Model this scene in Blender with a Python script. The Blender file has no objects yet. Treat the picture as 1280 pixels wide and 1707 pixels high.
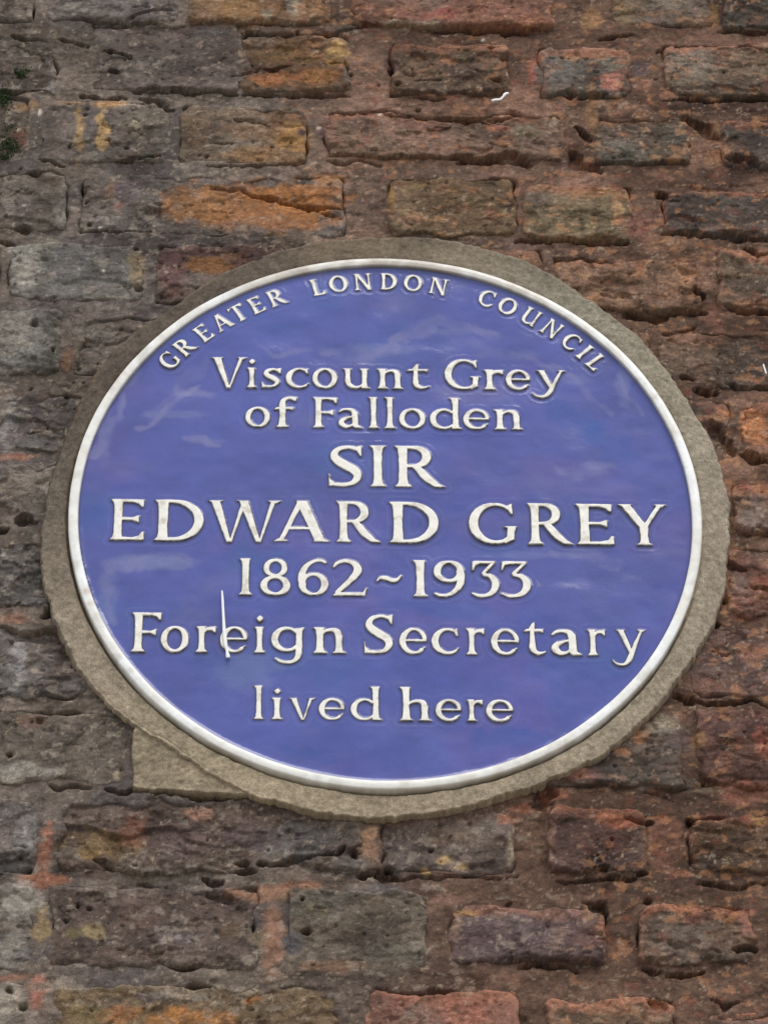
import bpy, math
import numpy as np
from mathutils import Matrix, Vector

# ================================================================ camera, sky, sun, exposure
# The wall stands in the XZ plane (it faces -Y); the plaque's centre is the origin; metres.
FPX, PITCH, YAW, ROLL = 5802.5, .57642, .03274, -.00847
CAM = np.array([-.07606, -2.2768, -1.48247])
cp, sp, cw, sw = math.cos(PITCH), math.sin(PITCH), math.cos(YAW), math.sin(YAW)
fwd = np.array([sw*cp, cw*cp, sp]); rgt = np.array([cw, -sw, 0.]); upv = np.cross(rgt, fwd)
rgt, upv = rgt*math.cos(ROLL)+upv*math.sin(ROLL), upv*math.cos(ROLL)-rgt*math.sin(ROLL)
scene = bpy.context.scene
cd = bpy.data.cameras.new('camera'); cam = bpy.data.objects.new('camera', cd); scene.collection.objects.link(cam)
cd.sensor_fit = 'HORIZONTAL'; cd.sensor_width = 36; cd.lens = 36*FPX/1280; cd.clip_start = .05; cd.clip_end = 200
m = Matrix.Identity(4)
for i in range(3):
    m[i][0], m[i][1], m[i][2], m[i][3] = rgt[i], upv[i], -fwd[i], CAM[i]
cam.matrix_world = m
scene.camera = cam

SUN_EL, SUN_AZ = 54, 18            # degrees above the horizon; degrees to the right of straight out from the wall
w = bpy.data.worlds.new('World'); scene.world = w; w.use_nodes = True
nt = w.node_tree; N = nt.nodes; L = nt.links; N.clear()
out = N.new('ShaderNodeOutputWorld'); bg = N.new('ShaderNodeBackground'); bg.inputs['Strength'].default_value = .125
sky = N.new('ShaderNodeTexSky'); sky.sky_type = 'NISHITA'; sky.sun_disc = False
sky.sun_elevation = math.radians(SUN_EL); sky.sun_rotation = math.radians(180-SUN_AZ)
tc = N.new('ShaderNodeTexCoord'); mp = N.new('ShaderNodeMapping'); mp.inputs['Scale'].default_value = (1, 1, 2.2)
nz = N.new('ShaderNodeTexNoise'); nz.inputs['Scale'].default_value = 2.6; nz.inputs['Detail'].default_value = 5
cr = N.new('ShaderNodeValToRGB'); cr.color_ramp.elements[0].position = .36; cr.color_ramp.elements[1].position = .62
cr.color_ramp.elements[0].color = (.45,)*3+(1,); cr.color_ramp.elements[1].color = (1, 1, 1, 1)
nz2 = N.new('ShaderNodeTexNoise'); nz2.inputs['Scale'].default_value = 4.2; nz2.inputs['Detail'].default_value = 6
cc = N.new('ShaderNodeValToRGB'); cc.color_ramp.elements[0].position = .35; cc.color_ramp.elements[1].position = .68
cc.color_ramp.elements[0].color = (4.6, 4.9, 5.3, 1); cc.color_ramp.elements[1].color = (10.5, 10.6, 10.6, 1)
mx = N.new('ShaderNodeMix'); mx.data_type = 'RGBA'
L.new(tc.outputs['Generated'], mp.inputs['Vector']); L.new(mp.outputs[0], nz.inputs['Vector']); L.new(mp.outputs[0], nz2.inputs['Vector'])
L.new(nz.outputs['Fac'], cr.inputs[0]); L.new(nz2.outputs['Fac'], cc.inputs[0])
L.new(cr.outputs['Color'], mx.inputs[0]); L.new(sky.outputs[0], mx.inputs[6]); L.new(cc.outputs['Color'], mx.inputs[7])
sep = N.new('ShaderNodeSeparateXYZ'); L.new(tc.outputs['Generated'], sep.inputs[0])
mr = N.new('ShaderNodeMapRange'); mr.inputs['From Min'].default_value = -.04; mr.inputs['From Max'].default_value = .06
L.new(sep.outputs['Z'], mr.inputs['Value'])
gm = N.new('ShaderNodeMix'); gm.data_type = 'RGBA'; gm.inputs[6].default_value = (1.9, 1.8, 1.65, 1)   # street below the horizon
L.new(mr.outputs[0], gm.inputs[0]); L.new(mx.outputs[2], gm.inputs[7]); L.new(gm.outputs[2], bg.inputs['Color']); L.new(bg.outputs[0], out.inputs[0])

sd = bpy.data.lights.new('sun', 'SUN'); sd.energy = 1.05; sd.angle = math.radians(30); sd.color = (1, .965, .91)
sun = bpy.data.objects.new('sun', sd); scene.collection.objects.link(sun)
e, a = math.radians(SUN_EL), math.radians(SUN_AZ)
sun.rotation_euler = Vector((math.sin(a)*math.cos(e), -math.cos(a)*math.cos(e), math.sin(e))).to_track_quat('Z', 'Y').to_euler()
scene.view_settings.view_transform = 'Standard'; scene.view_settings.look = 'None'
scene.view_settings.gamma = 1; scene.view_settings.exposure = .4

# ================================================================ helpers
def W(x, y, depth=0.):
    """where the photograph's point (x, y) lies on the plane `depth` behind the plaque's front: (X, Z) in metres"""
    x = np.asarray(x, float); y = np.asarray(y, float)
    d = ((x-640)/FPX)[..., None]*rgt - ((y-853.5)/FPX)[..., None]*upv + fwd
    t = (depth-CAM[1])/d[..., 1]
    P = CAM+d*t[..., None]
    return P[..., 0], P[..., 2]

BR = .0125                         # the bricks' mean face lies this far behind the plaque's front

def lin_col(h):
    if not isinstance(h, str): return np.array(h, float)
    c = np.array([int(h[i:i+2], 16) for i in (0, 2, 4)])/255
    return np.where(c < .04045, c/12.92, ((c+.055)/1.055)**2.4)

_lat = {}
def noise(x, z, scale, seed=0, stretch=1., octaves=1, rough=.5):
    """smooth value noise in -1..1; scale in metres, stretch lengthens it along x"""
    tot = 0; amp = 1; norm = 0
    for o in range(octaves):
        key = (seed*17+o) % 23
        if key not in _lat: _lat[key] = np.random.default_rng(900+key).uniform(-1, 1, (256, 256))
        T = _lat[key]
        u = np.asarray(x)/(scale*stretch)+31.7+seed*7.31+o*3.7; v = np.asarray(z)/scale+57.3+seed*3.17+o*5.1
        iu = np.floor(u).astype(int); iv = np.floor(v).astype(int); fu = u-iu; fv = v-iv
        fu = fu*fu*(3-2*fu); fv = fv*fv*(3-2*fv)
        a0, a1, b0, b1 = iu & 255, (iu+1) & 255, iv & 255, (iv+1) & 255
        n = (T[a0, b0]*(1-fu)+T[a1, b0]*fu)*(1-fv)+(T[a0, b1]*(1-fu)+T[a1, b1]*fu)*fv
        tot = tot+n*amp; norm += amp; amp *= rough; scale *= .5
    return tot/norm*1.25

_jit = np.random.default_rng(77).uniform(0, 1, (128, 128, 5))
def facets(x, z, scale, seed=0, stretch=1., tilt=1.):
    """chipped-stone relief in about -1..1: cells, each with its own height and slope"""
    u = np.asarray(x)/(scale*stretch)+13.3+seed*9.7; v = np.asarray(z)/scale+41.9+seed*5.3
    iu = np.floor(u).astype(int); iv = np.floor(v).astype(int); best = np.full(u.shape, 9.); val = np.zeros(u.shape)
    for a in (-1, 0, 1):
        for b in (-1, 0, 1):
            J = _jit[(iu+a) & 127, (iv+b) & 127]; dx = u-iu-a-J[..., 0]; dz = v-iv-b-J[..., 1]; d = dx*dx+dz*dz
            m = d < best; best = np.where(m, d, best)
            val = np.where(m, (J[..., 2]*2-1)*.6+tilt*((J[..., 3]-.5)*dx+(J[..., 4]-.5)*dz)*1.6, val)
    return val

def sst(a, b, x):
    t = np.clip((x-a)/(b-a), 0, 1); return t*t*(3-2*t)

def mesh_obj(name, verts, faces, mat, parent=None, smooth=True, col=None):
    me = bpy.data.meshes.new(name)
    faces = np.asarray(faces, np.int32); verts = np.asarray(verts, np.float32)
    me.vertices.add(len(verts)); me.vertices.foreach_set('co', verts.ravel())
    k = faces.shape[1]
    me.loops.add(faces.size); me.loops.foreach_set('vertex_index', faces.ravel())
    me.polygons.add(len(faces)); me.polygons.foreach_set('loop_start', np.arange(0, faces.size, k, dtype=np.int32))
    me.polygons.foreach_set('loop_total', np.full(len(faces), k, np.int32))
    me.polygons.foreach_set('use_smooth', np.full(len(faces), smooth))
    me.update(calc_edges=True)
    if col is not None:
        at = me.color_attributes.new('tint', 'FLOAT_COLOR', 'POINT')
        c = np.ones((len(verts), 4), np.float32); c[:, :3] = np.clip(col, .004, .95); at.data.foreach_set('color', c.ravel())
    me.materials.append(mat)
    o = bpy.data.objects.new(name, me); scene.collection.objects.link(o)
    if parent is not None: o.parent = parent
    return o

def empty(name, label, cat, loc=(0, 0, 0)):
    o = bpy.data.objects.new(name, None); scene.collection.objects.link(o); o.location = loc
    o.empty_display_size = .02; o['label'] = label; o['category'] = cat
    return o

def grid_faces(nu, nv, wrap=False):
    """quads of an (nu, nv) grid of vertices numbered i*nv+j, wound to face -Y when i runs along +X and j along +Z"""
    iu = np.arange(nu if wrap else nu-1); jv = np.arange(nv-1)
    I, J = np.meshgrid(iu, jv, indexing='ij'); I2 = (I+1) % nu
    return np.stack([I*nv+J, I2*nv+J, I2*nv+J+1, I*nv+J+1], -1).reshape(-1, 4)

def material(name, rough=.9, spec=.3, tint=True, base=(.5, .5, .5), fine=(), bumps=(), coat=0., wear=None):
    """procedural: the mesh's own colour (or base) broken up by fine noise; bumps = (scale, distance in m, strength)"""
    m = bpy.data.materials.new(name); m.use_nodes = True
    nt = m.node_tree; N = nt.nodes; L = nt.links; b = N['Principled BSDF']
    b.inputs['Roughness'].default_value = rough; b.inputs['Specular IOR Level'].default_value = spec
    if coat: b.inputs['Coat Weight'].default_value = coat; b.inputs['Coat Roughness'].default_value = .06
    tc = N.new('ShaderNodeTexCoord')
    if tint: c = N.new('ShaderNodeAttribute'); c.attribute_name = 'tint'; src = c.outputs['Color']
    else: c = N.new('ShaderNodeRGB'); c.outputs[0].default_value = (*base, 1); src = c.outputs[0]
    for sc, amt, st in fine:
        mp = N.new('ShaderNodeMapping'); mp.inputs['Scale'].default_value = (1, 1, st); L.new(tc.outputs['Object'], mp.inputs[0])
        nz = N.new('ShaderNodeTexNoise'); nz.inputs['Scale'].default_value = sc; nz.inputs['Detail'].default_value = 4; nz.inputs['Roughness'].default_value = .65
        L.new(mp.outputs[0], nz.inputs['Vector'])
        mr = N.new('ShaderNodeMapRange'); mr.inputs['From Min'].default_value = .36; mr.inputs['From Max'].default_value = .64
        mr.inputs['To Min'].default_value = 1-amt; mr.inputs['To Max'].default_value = 1+amt; mr.clamp = False
        L.new(nz.outputs['Fac'], mr.inputs['Value'])
        vm = N.new('ShaderNodeVectorMath'); vm.operation = 'SCALE'; L.new(src, vm.inputs[0]); L.new(mr.outputs[0], vm.inputs['Scale']); src = vm.outputs[0]
    L.new(src, b.inputs['Base Color'])
    prev = None
    for sc, dist, st, zs in bumps:
        mp = N.new('ShaderNodeMapping'); mp.inputs['Scale'].default_value = (1, 1, zs); L.new(tc.outputs['Object'], mp.inputs[0])
        nz = N.new('ShaderNodeTexNoise'); nz.inputs['Scale'].default_value = sc; nz.inputs['Detail'].default_value = 5; nz.inputs['Roughness'].default_value = .6
        L.new(mp.outputs[0], nz.inputs['Vector'])
        bp = N.new('ShaderNodeBump'); bp.inputs['Distance'].default_value = dist; bp.inputs['Strength'].default_value = st
        L.new(nz.outputs['Fac'], bp.inputs['Height'])
        if prev: L.new(prev.outputs[0], bp.inputs['Normal'])
        prev = bp
    if prev: L.new(prev.outputs[0], b.inputs['Normal'])
    if wear:
        nz = N.new('ShaderNodeTexNoise'); nz.inputs['Scale'].default_value = wear[0]; L.new(tc.outputs['Object'], nz.inputs['Vector'])
        mr = N.new('ShaderNodeMapRange'); mr.inputs['From Min'].default_value = .3; mr.inputs['From Max'].default_value = .7
        mr.inputs['To Min'].default_value = wear[1]; mr.inputs['To Max'].default_value = wear[2]
        L.new(nz.outputs['Fac'], mr.inputs['Value']); L.new(mr.outputs[0], b.inputs['Roughness'])
    return m

M_BRICK = material('weathered_brick', .93, .25, fine=((300, .16, 1.3), (1100, .24, 1.1)), bumps=((240, .0022, .7, 1.7), (900, .0010, .9, 1.3), (2600, .0005, 1, 1)))
M_MORTAR = material('old_mortar', .95, .2, fine=((300, .16, 1.2), (1100, .26, 1.1)), bumps=((280, .0018, .7, 1.7), (1100, .0009, .9, 1.2), (2800, .0005, 1, 1)))
M_CEMENT = material('cement', .93, .25, fine=((240, .16, 1), (1200, .30, 1)), bumps=((300, .0007, .6, 1), (1700, .00035, .8, 1)))
M_BLUE = material('blue_glaze', .16, .5, fine=((18, .06, 1.2), (900, .05, 1)), bumps=((30, .0010, .35, 1.2), (200, .00012, .5, 1)), wear=(22, .07, .20))
M_WHITE = material('white_glaze', .28, .5, fine=((120, .05, 1), (900, .05, 1)), bumps=((160, .0005, .5, 1), (700, .00012, .5, 1)))
M_STREAK = material('chalky_white', .5, .4, tint=False, base=(.93, .93, .92), fine=((300, .03, 1),))
M_MOSS = material('moss', .9, .2, fine=((600, .3, 1),))
# ---------------------------------------------------------------- lettering
# Each glyph is a list of primitives in units of the capital height, baseline at 0:
#   ('s', [(x, y, width), ...])  a pen stroke of varying width      ('p', [(x, y), ...])  a polygon
TK, TN, XH = .185, .075, .66

def catmull(pts, n=10):
    P = np.array(pts, float)
    if len(P) < 3: return P
    Q = np.vstack([2*P[0]-P[1], P, 2*P[-1]-P[-2]])
    out = []
    for i in range(1, len(Q)-2):
        a, b, c, d = Q[i-1:i+3]
        for t in np.linspace(0, 1, n, endpoint=False):
            out.append(.5*((2*b)+(-a+c)*t+(2*a-5*b+4*c-d)*t*t+(-a+3*b-3*c+d)*t**3))
    out.append(P[-1])
    return np.array(out)

def spl(*pts): return ('s', catmull(pts))
def lin(*pts): return ('s', np.array(pts, float))
def poly(*pts): return ('p', np.array(pts, float))
def arc(cx, cy, rx, ry, a0, a1, left=TK, right=TK, thin=TN, tilt=0, n=30):
    out = []
    for a in np.radians(np.linspace(a0, a1, n)):
        c = math.cos(a-math.radians(tilt)); side = left if c < 0 else right
        out.append((cx+rx*math.cos(a), cy+ry*math.sin(a), thin+(side-thin)*abs(c)**1.4))
    return ('s', np.array(out))

def stem(x, y0, y1, w=TK, bot='b', top='b', s=.055):
    """upright with a slightly waisted outline; serifs: b both sides, l left only, r right only, n none"""
    h = w/2; f = .012
    bl = s if bot in 'bl' else 0; br = s if bot in 'br' else 0
    tl = s if top in 'bl' else 0; tr = s if top in 'br' else 0
    H = y1-y0; k = min(.11, H*.16); m = y0+H/2
    fb = 0 if bot == 'n' else f; ft = 0 if top == 'n' else f
    return poly((x-h-fb-bl, y0), (x-h-fb-bl*.72, y0+.03), (x-h-.35*bl*.5, y0+k*.75), (x-h+.004, y0+k*1.7), (x-h+.012, m), (x-h+.004, y1-k*1.7),
                (x-h-.35*tl*.5, y1-k*.75), (x-h-ft-tl, y1-.012), (x-h-ft-tl, y1),
                (x+h+ft+tr, y1), (x+h+ft+tr*.8, y1-.025), (x+h+.35*tr*.5, y1-k*.75), (x+h-.004, y1-k*1.7), (x+h-.012, m), (x+h-.004, y0+k*1.7),
                (x+h+.35*br*.5, y0+k*.75), (x+h+fb+br*.72, y0+.03), (x+h+fb+br, y0))
def arm(x0, x1, y, up, t=TN, dn=.15):
    """a horizontal arm ending in a wedge; up=+1 wedge rises, -1 falls, 0 both ways"""
    h = t/2
    if up == 0: return poly((x0, y+h), (x1-.14, y+h*.9), (x1-.03, y+h+.045), (x1+.005, y+h+.05), (x1, y-h-.05), (x1-.035, y-h-.04), (x1-.14, y-h*.9), (x0, y-h))
    q = up
    return poly((x0, y-q*h), (x1-.02, y-q*h), (x1+.025, y-q*h+q*.01), (x1+.015, y+q*dn), (x1-.03, y+q*dn), (x1-.09, y+q*(h+.035)), (x1-.22, y+q*h), (x0, y+q*h))

def diag(x0, y0, x1, y1, w0, w1):
    """a slanting stroke cut level at both ends; w0, w1 are its level widths"""
    return poly((x0-w0/2, y0), (x0+w0/2, y0), (x1+w1/2, y1), (x1-w1/2, y1))
def foot(x, y, l, r, t=.05): return poly((x-l, y), (x-l*.8, y+t*.8), (x-l*.35, y+t*2), (x+r*.35, y+t*2), (x+r*.8, y+t*.8), (x+r, y))
def head(x, y, l, r, t=.05): return poly((x-l, y), (x-l*.8, y-t*.8), (x-l*.3, y-t*2), (x+r*.3, y-t*2), (x+r*.8, y-t*.8), (x+r, y))

X = XH
FONT = {
 'I': [stem(.2, 0, 1)],
 'E': [stem(.2, 0, 1, bot='l', top='l'), arm(.2, .69, .962, -1), arm(.2, .62, .52, 0), arm(.2, .71, .038, 1, dn=.17)],
 'F': [stem(.2, 0, 1, top='l'), arm(.2, .69, .962, -1), arm(.2, .60, .50, 0)],
 'L': [stem(.2, 0, 1, bot='l'), arm(.2, .66, .038, 1, dn=.17)],
 'T': [stem(.42, 0, 1, top='n'), arm(.42, .80, .962, -1), ('p', np.array([(.84-a, b) for a, b in arm(.42, .80, .962, -1)[1]]))],
 'D': [stem(.2, 0, 1, bot='l', top='l'), arc(.36, .5, .47, .462, 90, -90, left=TN), lin((.2, .962, TN), (.36, .962, TN)), lin((.2, .038, TN), (.36, .038, TN))],
 'R': [stem(.2, 0, 1, top='l'), arc(.38, .735, .27, .227, 90, -90, left=TN), lin((.2, .962, TN), (.38, .962, TN)), lin((.2, .508, TN), (.38, .508, TN)),
       spl((.40, .50, .07), (.50, .42, .15), (.64, .23, .17), (.80, .075, .13)), poly((.66, .16), (.80, 0), (.99, 0), (.97, .025), (.86, .09), (.74, .22))],
 'G': [arc(.52, .5, .41, .462, 52, 300, left=TK*1.05, right=TN), arc(.52, .5, .36, .462, 300, 345, right=TN), poly((.73, .93), (.84, .99), (.86, .72), (.82, .72), (.74, .86)),
       poly((.68, .43), (.93, .43), (.925, .405), (.875, .38), (.875, .10), (.70, .01), (.66, .05), (.72, .12), (.745, .38), (.69, .405))],
 'C': [arc(.52, .5, .41, .462, 50, 312, left=TK, right=TN), poly((.72, .93), (.83, .98), (.86, .72), (.81, .73), (.74, .85)), lin((.79, .155, .07), (.85, .22, .05))],
 'O': [arc(.5, .5, .41, .462, 0, 360, tilt=-8, n=48)],
 'A': [diag(.12, 0, .49, 1, .095, .12), diag(.50, 1, .84, 0, .21, .20), lin((.24, .33, .07), (.70, .33, .07)), foot(.12, 0, .13, .13, .04), foot(.84, 0, .14, .17, .04)],
 'N': [stem(.15, 0, 1, w=.10, top='l'), poly((.10, 1), (.27, 1), (.88, .04), (.86, -.02), (.74, -.02), (.16, .92)), stem(.81, .0, 1, w=.10, bot='n')],
 'U': [stem(.18, .30, 1, w=.17, bot='n', top='b'), arc(.45, .33, .27, .29, 180, 300, left=.17, right=TN), spl((.5, .04, TN), (.64, .09, TN), (.76, .2, TN)), stem(.78, 0, 1, w=.15, bot='r', top='b')],
 'V': [diag(.14, 1, .45, -.02, .21, .10), diag(.48, -.02, .79, 1, .05, .105), head(.14, 1, .16, .16, .035), head(.80, 1, .12, .13, .035)],
 'W': [diag(.14, 1, .43, -.02, .19, .10), diag(.46, -.02, .73, 1, .05, .10), diag(.71, 1, 1.02, -.02, .20, .10), diag(1.05, -.02, 1.32, 1, .05, .10), head(.14, 1, .15, .15, .035), head(.70, 1, .14, .10, .02), head(1.33, 1, .13, .14, .035)],
 'Y': [diag(.14, 1, .51, .42, .21, .18), diag(.53, .44, .86, 1, .12, .11), head(.13, 1, .14, .16, .035), head(.87, 1, .13, .12, .035), stem(.51, 0, .52, top='n')],
 'S': [spl((.66, .90, .085), (.56, .945, .085), (.44, .957, .085), (.27, .895, .12), (.205, .76, .165), (.27, .625, .19), (.44, .50, .20), (.60, .385, .195), (.655, .25, .165), (.575, .105, .12), (.41, .045, .09), (.26, .045, .085), (.15, .055, .08)),
       poly((.62, .97), (.735, 1.0), (.735, .74), (.70, .74), (.63, .88)), poly((.10, .01), (.22, .01), (.21, .09), (.135, .17), (.10, .30), (.085, .30))],
 '1': [stem(.2, 0, 1, top='l', w=.19)],
 '8': [arc(.36, .745, .215, .215, 0, 360, left=.14, right=.14, thin=.085, n=40), arc(.36, .265, .27, .23, 0, 360, left=.175, right=.175, thin=.08, n=40)],
 '6': [spl((.70, .905, .06), (.60, .96, .085), (.45, .945, .09), (.29, .84, .13), (.185, .66, .17), (.155, .46, .19), (.17, .30, .185)), arc(.42, .31, .265, .27, 0, 360, left=.17, right=.17, n=40)],
 '9': [spl((.07, .085, .06), (.2, .035, .085), (.36, .055, .09), (.52, .16, .13), (.63, .34, .17), (.66, .54, .19), (.645, .70, .185)), arc(.39, .70, .265, .26, 0, 360, left=.17, right=.17, n=40)],
 '2': [spl((.06, .80, .05), (.12, .90, .085), (.27, .958, .085), (.44, .90, .13), (.52, .74, .185), (.46, .56, .17), (.30, .33, .12), (.12, .09, .10)),
       poly((.04, 0), (.66, 0), (.70, .22), (.665, .22), (.61, .11), (.50, .095), (.16, .095), (.05, .05))],
 '3': [arm(.2, .04, .955, 1), poly((.04, .74), (.075, .74), (.13, .88), (.24, .915), (.56, .93), (.60, 1), (.12, 1), (.055, .99)), lin((.555, .95, .08), (.31, .66, .09)), lin((.30, .65, .06), (.36, .615, .1)),
       spl((.32, .615, .07), (.47, .58, .12), (.575, .45, .17), (.585, .29, .185), (.50, .13, .14), (.33, .04, .09), (.17, .045, .08), (.04, .10, .05))],
 '~': [spl((.02, .42, .05), (.10, .50, .10), (.25, .50, .12), (.42, .44, .12), (.56, .45, .10), (.68, .57, .05))],
 'i': [stem(.2, 0, X, top='l', w=.165), poly((.2, .77), (.30, .865), (.2, .96), (.10, .865)), lin((.2, .865, .15), (.201, .865, .15))],
 'l': [stem(.2, 0, 1.03, top='l', w=.165)],
 'o': [arc(.4, X/2, .30, X/2-.03, 0, 360, left=.165, right=.165, n=44)],
 'c': [arc(.4, X/2, .30, X/2-.03, 62, 310, left=.17, right=TN), poly((.50, .60), (.62, .66), (.65, .46), (.605, .46), (.54, .56)), lin((.57, .085, .07), (.64, .15, .045))],
 'e': [arc(.4, X/2, .30, X/2-.03, 12, 312, left=.17, right=.12), lin((.17, .345, .06), (.71, .345, .065)), lin((.58, .095, .07), (.68, .17, .04)), poly((.62,.313), (.75,.313), (.745,.37), (.70,.44))],
 's': [spl((.44, .575, .07), (.33, .615, .07), (.2, .57, .10), (.155, .475, .125), (.22, .385, .14), (.34, .305, .15), (.425, .2, .13), (.36, .085, .09), (.24, .042, .07), (.11, .05, .07)),
       poly((.41, .64), (.51, .66), (.51, .47), (.475, .47), (.42, .56)), poly((.06, .0), (.15, .01), (.15, .07), (.09, .13), (.07, .20), (.045, .20))],
 'n': [stem(.2, 0, X, top='l', w=.165), spl((.24, .48, .05), (.33, .57, .075), (.46, .60, .09), (.57, .55, .14), (.61, .42, .165)), stem(.61, 0, .46, top='n', w=.165, bot='b')],
 'h': [stem(.2, 0, 1.03, top='l', w=.165), spl((.24, .48, .05), (.33, .57, .075), (.46, .60, .09), (.57, .55, .14), (.61, .42, .165)), stem(.61, 0, .46, top='n', w=.165, bot='b')],
 'r': [stem(.2, 0, X, top='l', w=.165), spl((.23, .46, .05), (.30, .565, .085), (.40, .60, .10), (.50, .585, .09)), poly((.42, .64), (.55, .66), (.555, .50), (.52, .50), (.44, .56))],
 'u': [stem(.2, .22, X, top='l', bot='n', w=.165), arc(.44, .26, .24, .225, 180, 285, left=.165, right=TN), spl((.46, .045, TN), (.57, .08, TN), (.66, .18, .05)), stem(.68, 0, X, top='l', bot='r', w=.165)],
 't': [lin((.26, .73, .08), (.26, .20, .165)), poly((.14, .61), (.27, .82), (.33, .82), (.33, .6)), spl((.26, .24, .165), (.285, .12, .14), (.38, .05, .09), (.49, .055, .06), (.56, .09, .04)), poly((.05, X-.065), (.12, X), (.50, X), (.54, X+.015), (.53, X-.10), (.46, X-.07))],
 'f': [stem(.25, 0, .75, top='n', w=.165), spl((.25, .72, .165), (.27, .88, .13), (.37, .965, .085), (.47, .965, .09)), poly((.42, .93), (.43, 1.0), (.58, 1.0), (.56, .86), (.52, .86)), poly((.05, .58), (.11, X), (.50, X), (.49, .56), (.40, .585))],
 'a': [spl((.10, .53, .05), (.17, .595, .07), (.29, .615, .075), (.41, .575, .12), (.46, .45, .165)), lin((.46, .48, .165), (.47, .10, .165)), poly((.385, .12), (.45, 0), (.64, 0), (.63, .03), (.55, .09), (.54, .2)),
       spl((.42, .385, .06), (.28, .33, .075), (.16, .25, .13), (.15, .14, .155), (.24, .055, .11), (.34, .06, .075), (.42, .13, .06))],
 'd': [arc(.36, X/2, .27, X/2-.03, 45, 315, left=.165, right=TN), lin((.52, .575, .07), (.62, .56, .06)), lin((.52, .085, .07), (.60, .12, .06)), stem(.64, 0, 1.03, top='l', bot='r', w=.165)],
 'g': [arc(.36, X/2+.02, .27, X/2-.05, 40, 320, left=.165, right=TN), spl((.5, .585, .07), (.6, .60, .07), (.70, .61, .06)), lin((.55, .12, .07), (.64, .2, .06)), poly((.55, .62), (.74, X), (.74, .62), (.71, .55), (.70, .3), (.56, .3)),
       spl((.63, .45, .14), (.63, .15, .15), (.61, -.07, .14), (.52, -.19, .11), (.37, -.24, .085), (.22, -.21, .07), (.11, -.14, .04))],
 'v': [diag(.14, X, .40, -.02, .18, .09), diag(.42, -.02, .63, X, .05, .09), head(.13, X, .13, .13, .03), head(.64, X, .10, .12, .03)],
 'y': [diag(.18, X, .46, .07, .185, .13), head(.18, X, .13, .13, .03), head(.77, X, .11, .12, .03),
       spl((.765, X-.03, .07), (.60, .32, .10), (.46, .03, .135), (.36, -.13, .13), (.24, -.215, .09), (.10, -.22, .065), (-.02, -.17, .05), (-.07, -.11, .03))],
}
FONT['3'] = FONT['3'][1:]

def seg_sdf(PX, PY, pts):
    """signed distance to a poly-line of round cones (x, y, width)"""
    best = np.full(PX.shape, 1e9)
    for (ax, ay, aw), (bx, by, bw) in zip(pts[:-1], pts[1:]):
        dx, dy = bx-ax, by-ay; L2 = dx*dx+dy*dy+1e-12
        t = np.clip(((PX-ax)*dx+(PY-ay)*dy)/L2, 0, 1)
        best = np.minimum(best, np.hypot(PX-ax-t*dx, PY-ay-t*dy)-(aw+(bw-aw)*t)/2)
    return best

def poly_sdf(PX, PY, pts):
    inside = np.zeros(PX.shape, bool); best = np.full(PX.shape, 1e9); n = len(pts)
    for i in range(n):
        ax, ay = pts[i]; bx, by = pts[(i+1) % n]
        dx, dy = bx-ax, by-ay; L2 = dx*dx+dy*dy+1e-12
        t = np.clip(((PX-ax)*dx+(PY-ay)*dy)/L2, 0, 1)
        best = np.minimum(best, np.hypot(PX-ax-t*dx, PY-ay-t*dy))
        if abs(dy) > 1e-12:
            c = ((ay > PY) != (by > PY)) & (PX < dx*(PY-ay)/dy+ax)
            inside ^= c
    return np.where(inside, -best, best)

def glyph_bounds(ch):
    lo, hi = 9, -9
    for k, p in FONT[ch]:
        w = p[:, 2]/2 if k == 's' else 0
        lo = min(lo, (p[:, 0]-w).min()); hi = max(hi, (p[:, 0]+w).max())
    return lo, hi

def glyph_sdf(ch, U, V, sx, s):
    """distance in metres; U, V already in metres with the glyph's left edge at 0; sx, s metres per unit"""
    lo, hi = glyph_bounds(ch)
    d = np.full(U.shape, 1e9)
    for k, p in FONT[ch]:
        q = p.copy(); q[:, 0] = (q[:, 0]-lo)*sx; q[:, 1] *= s
        if k == 's': q[:, 2] *= (sx+s)/2; d = np.minimum(d, seg_sdf(U, V, q))
        else: d = np.minimum(d, poly_sdf(U, V, q))
    return d
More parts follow.
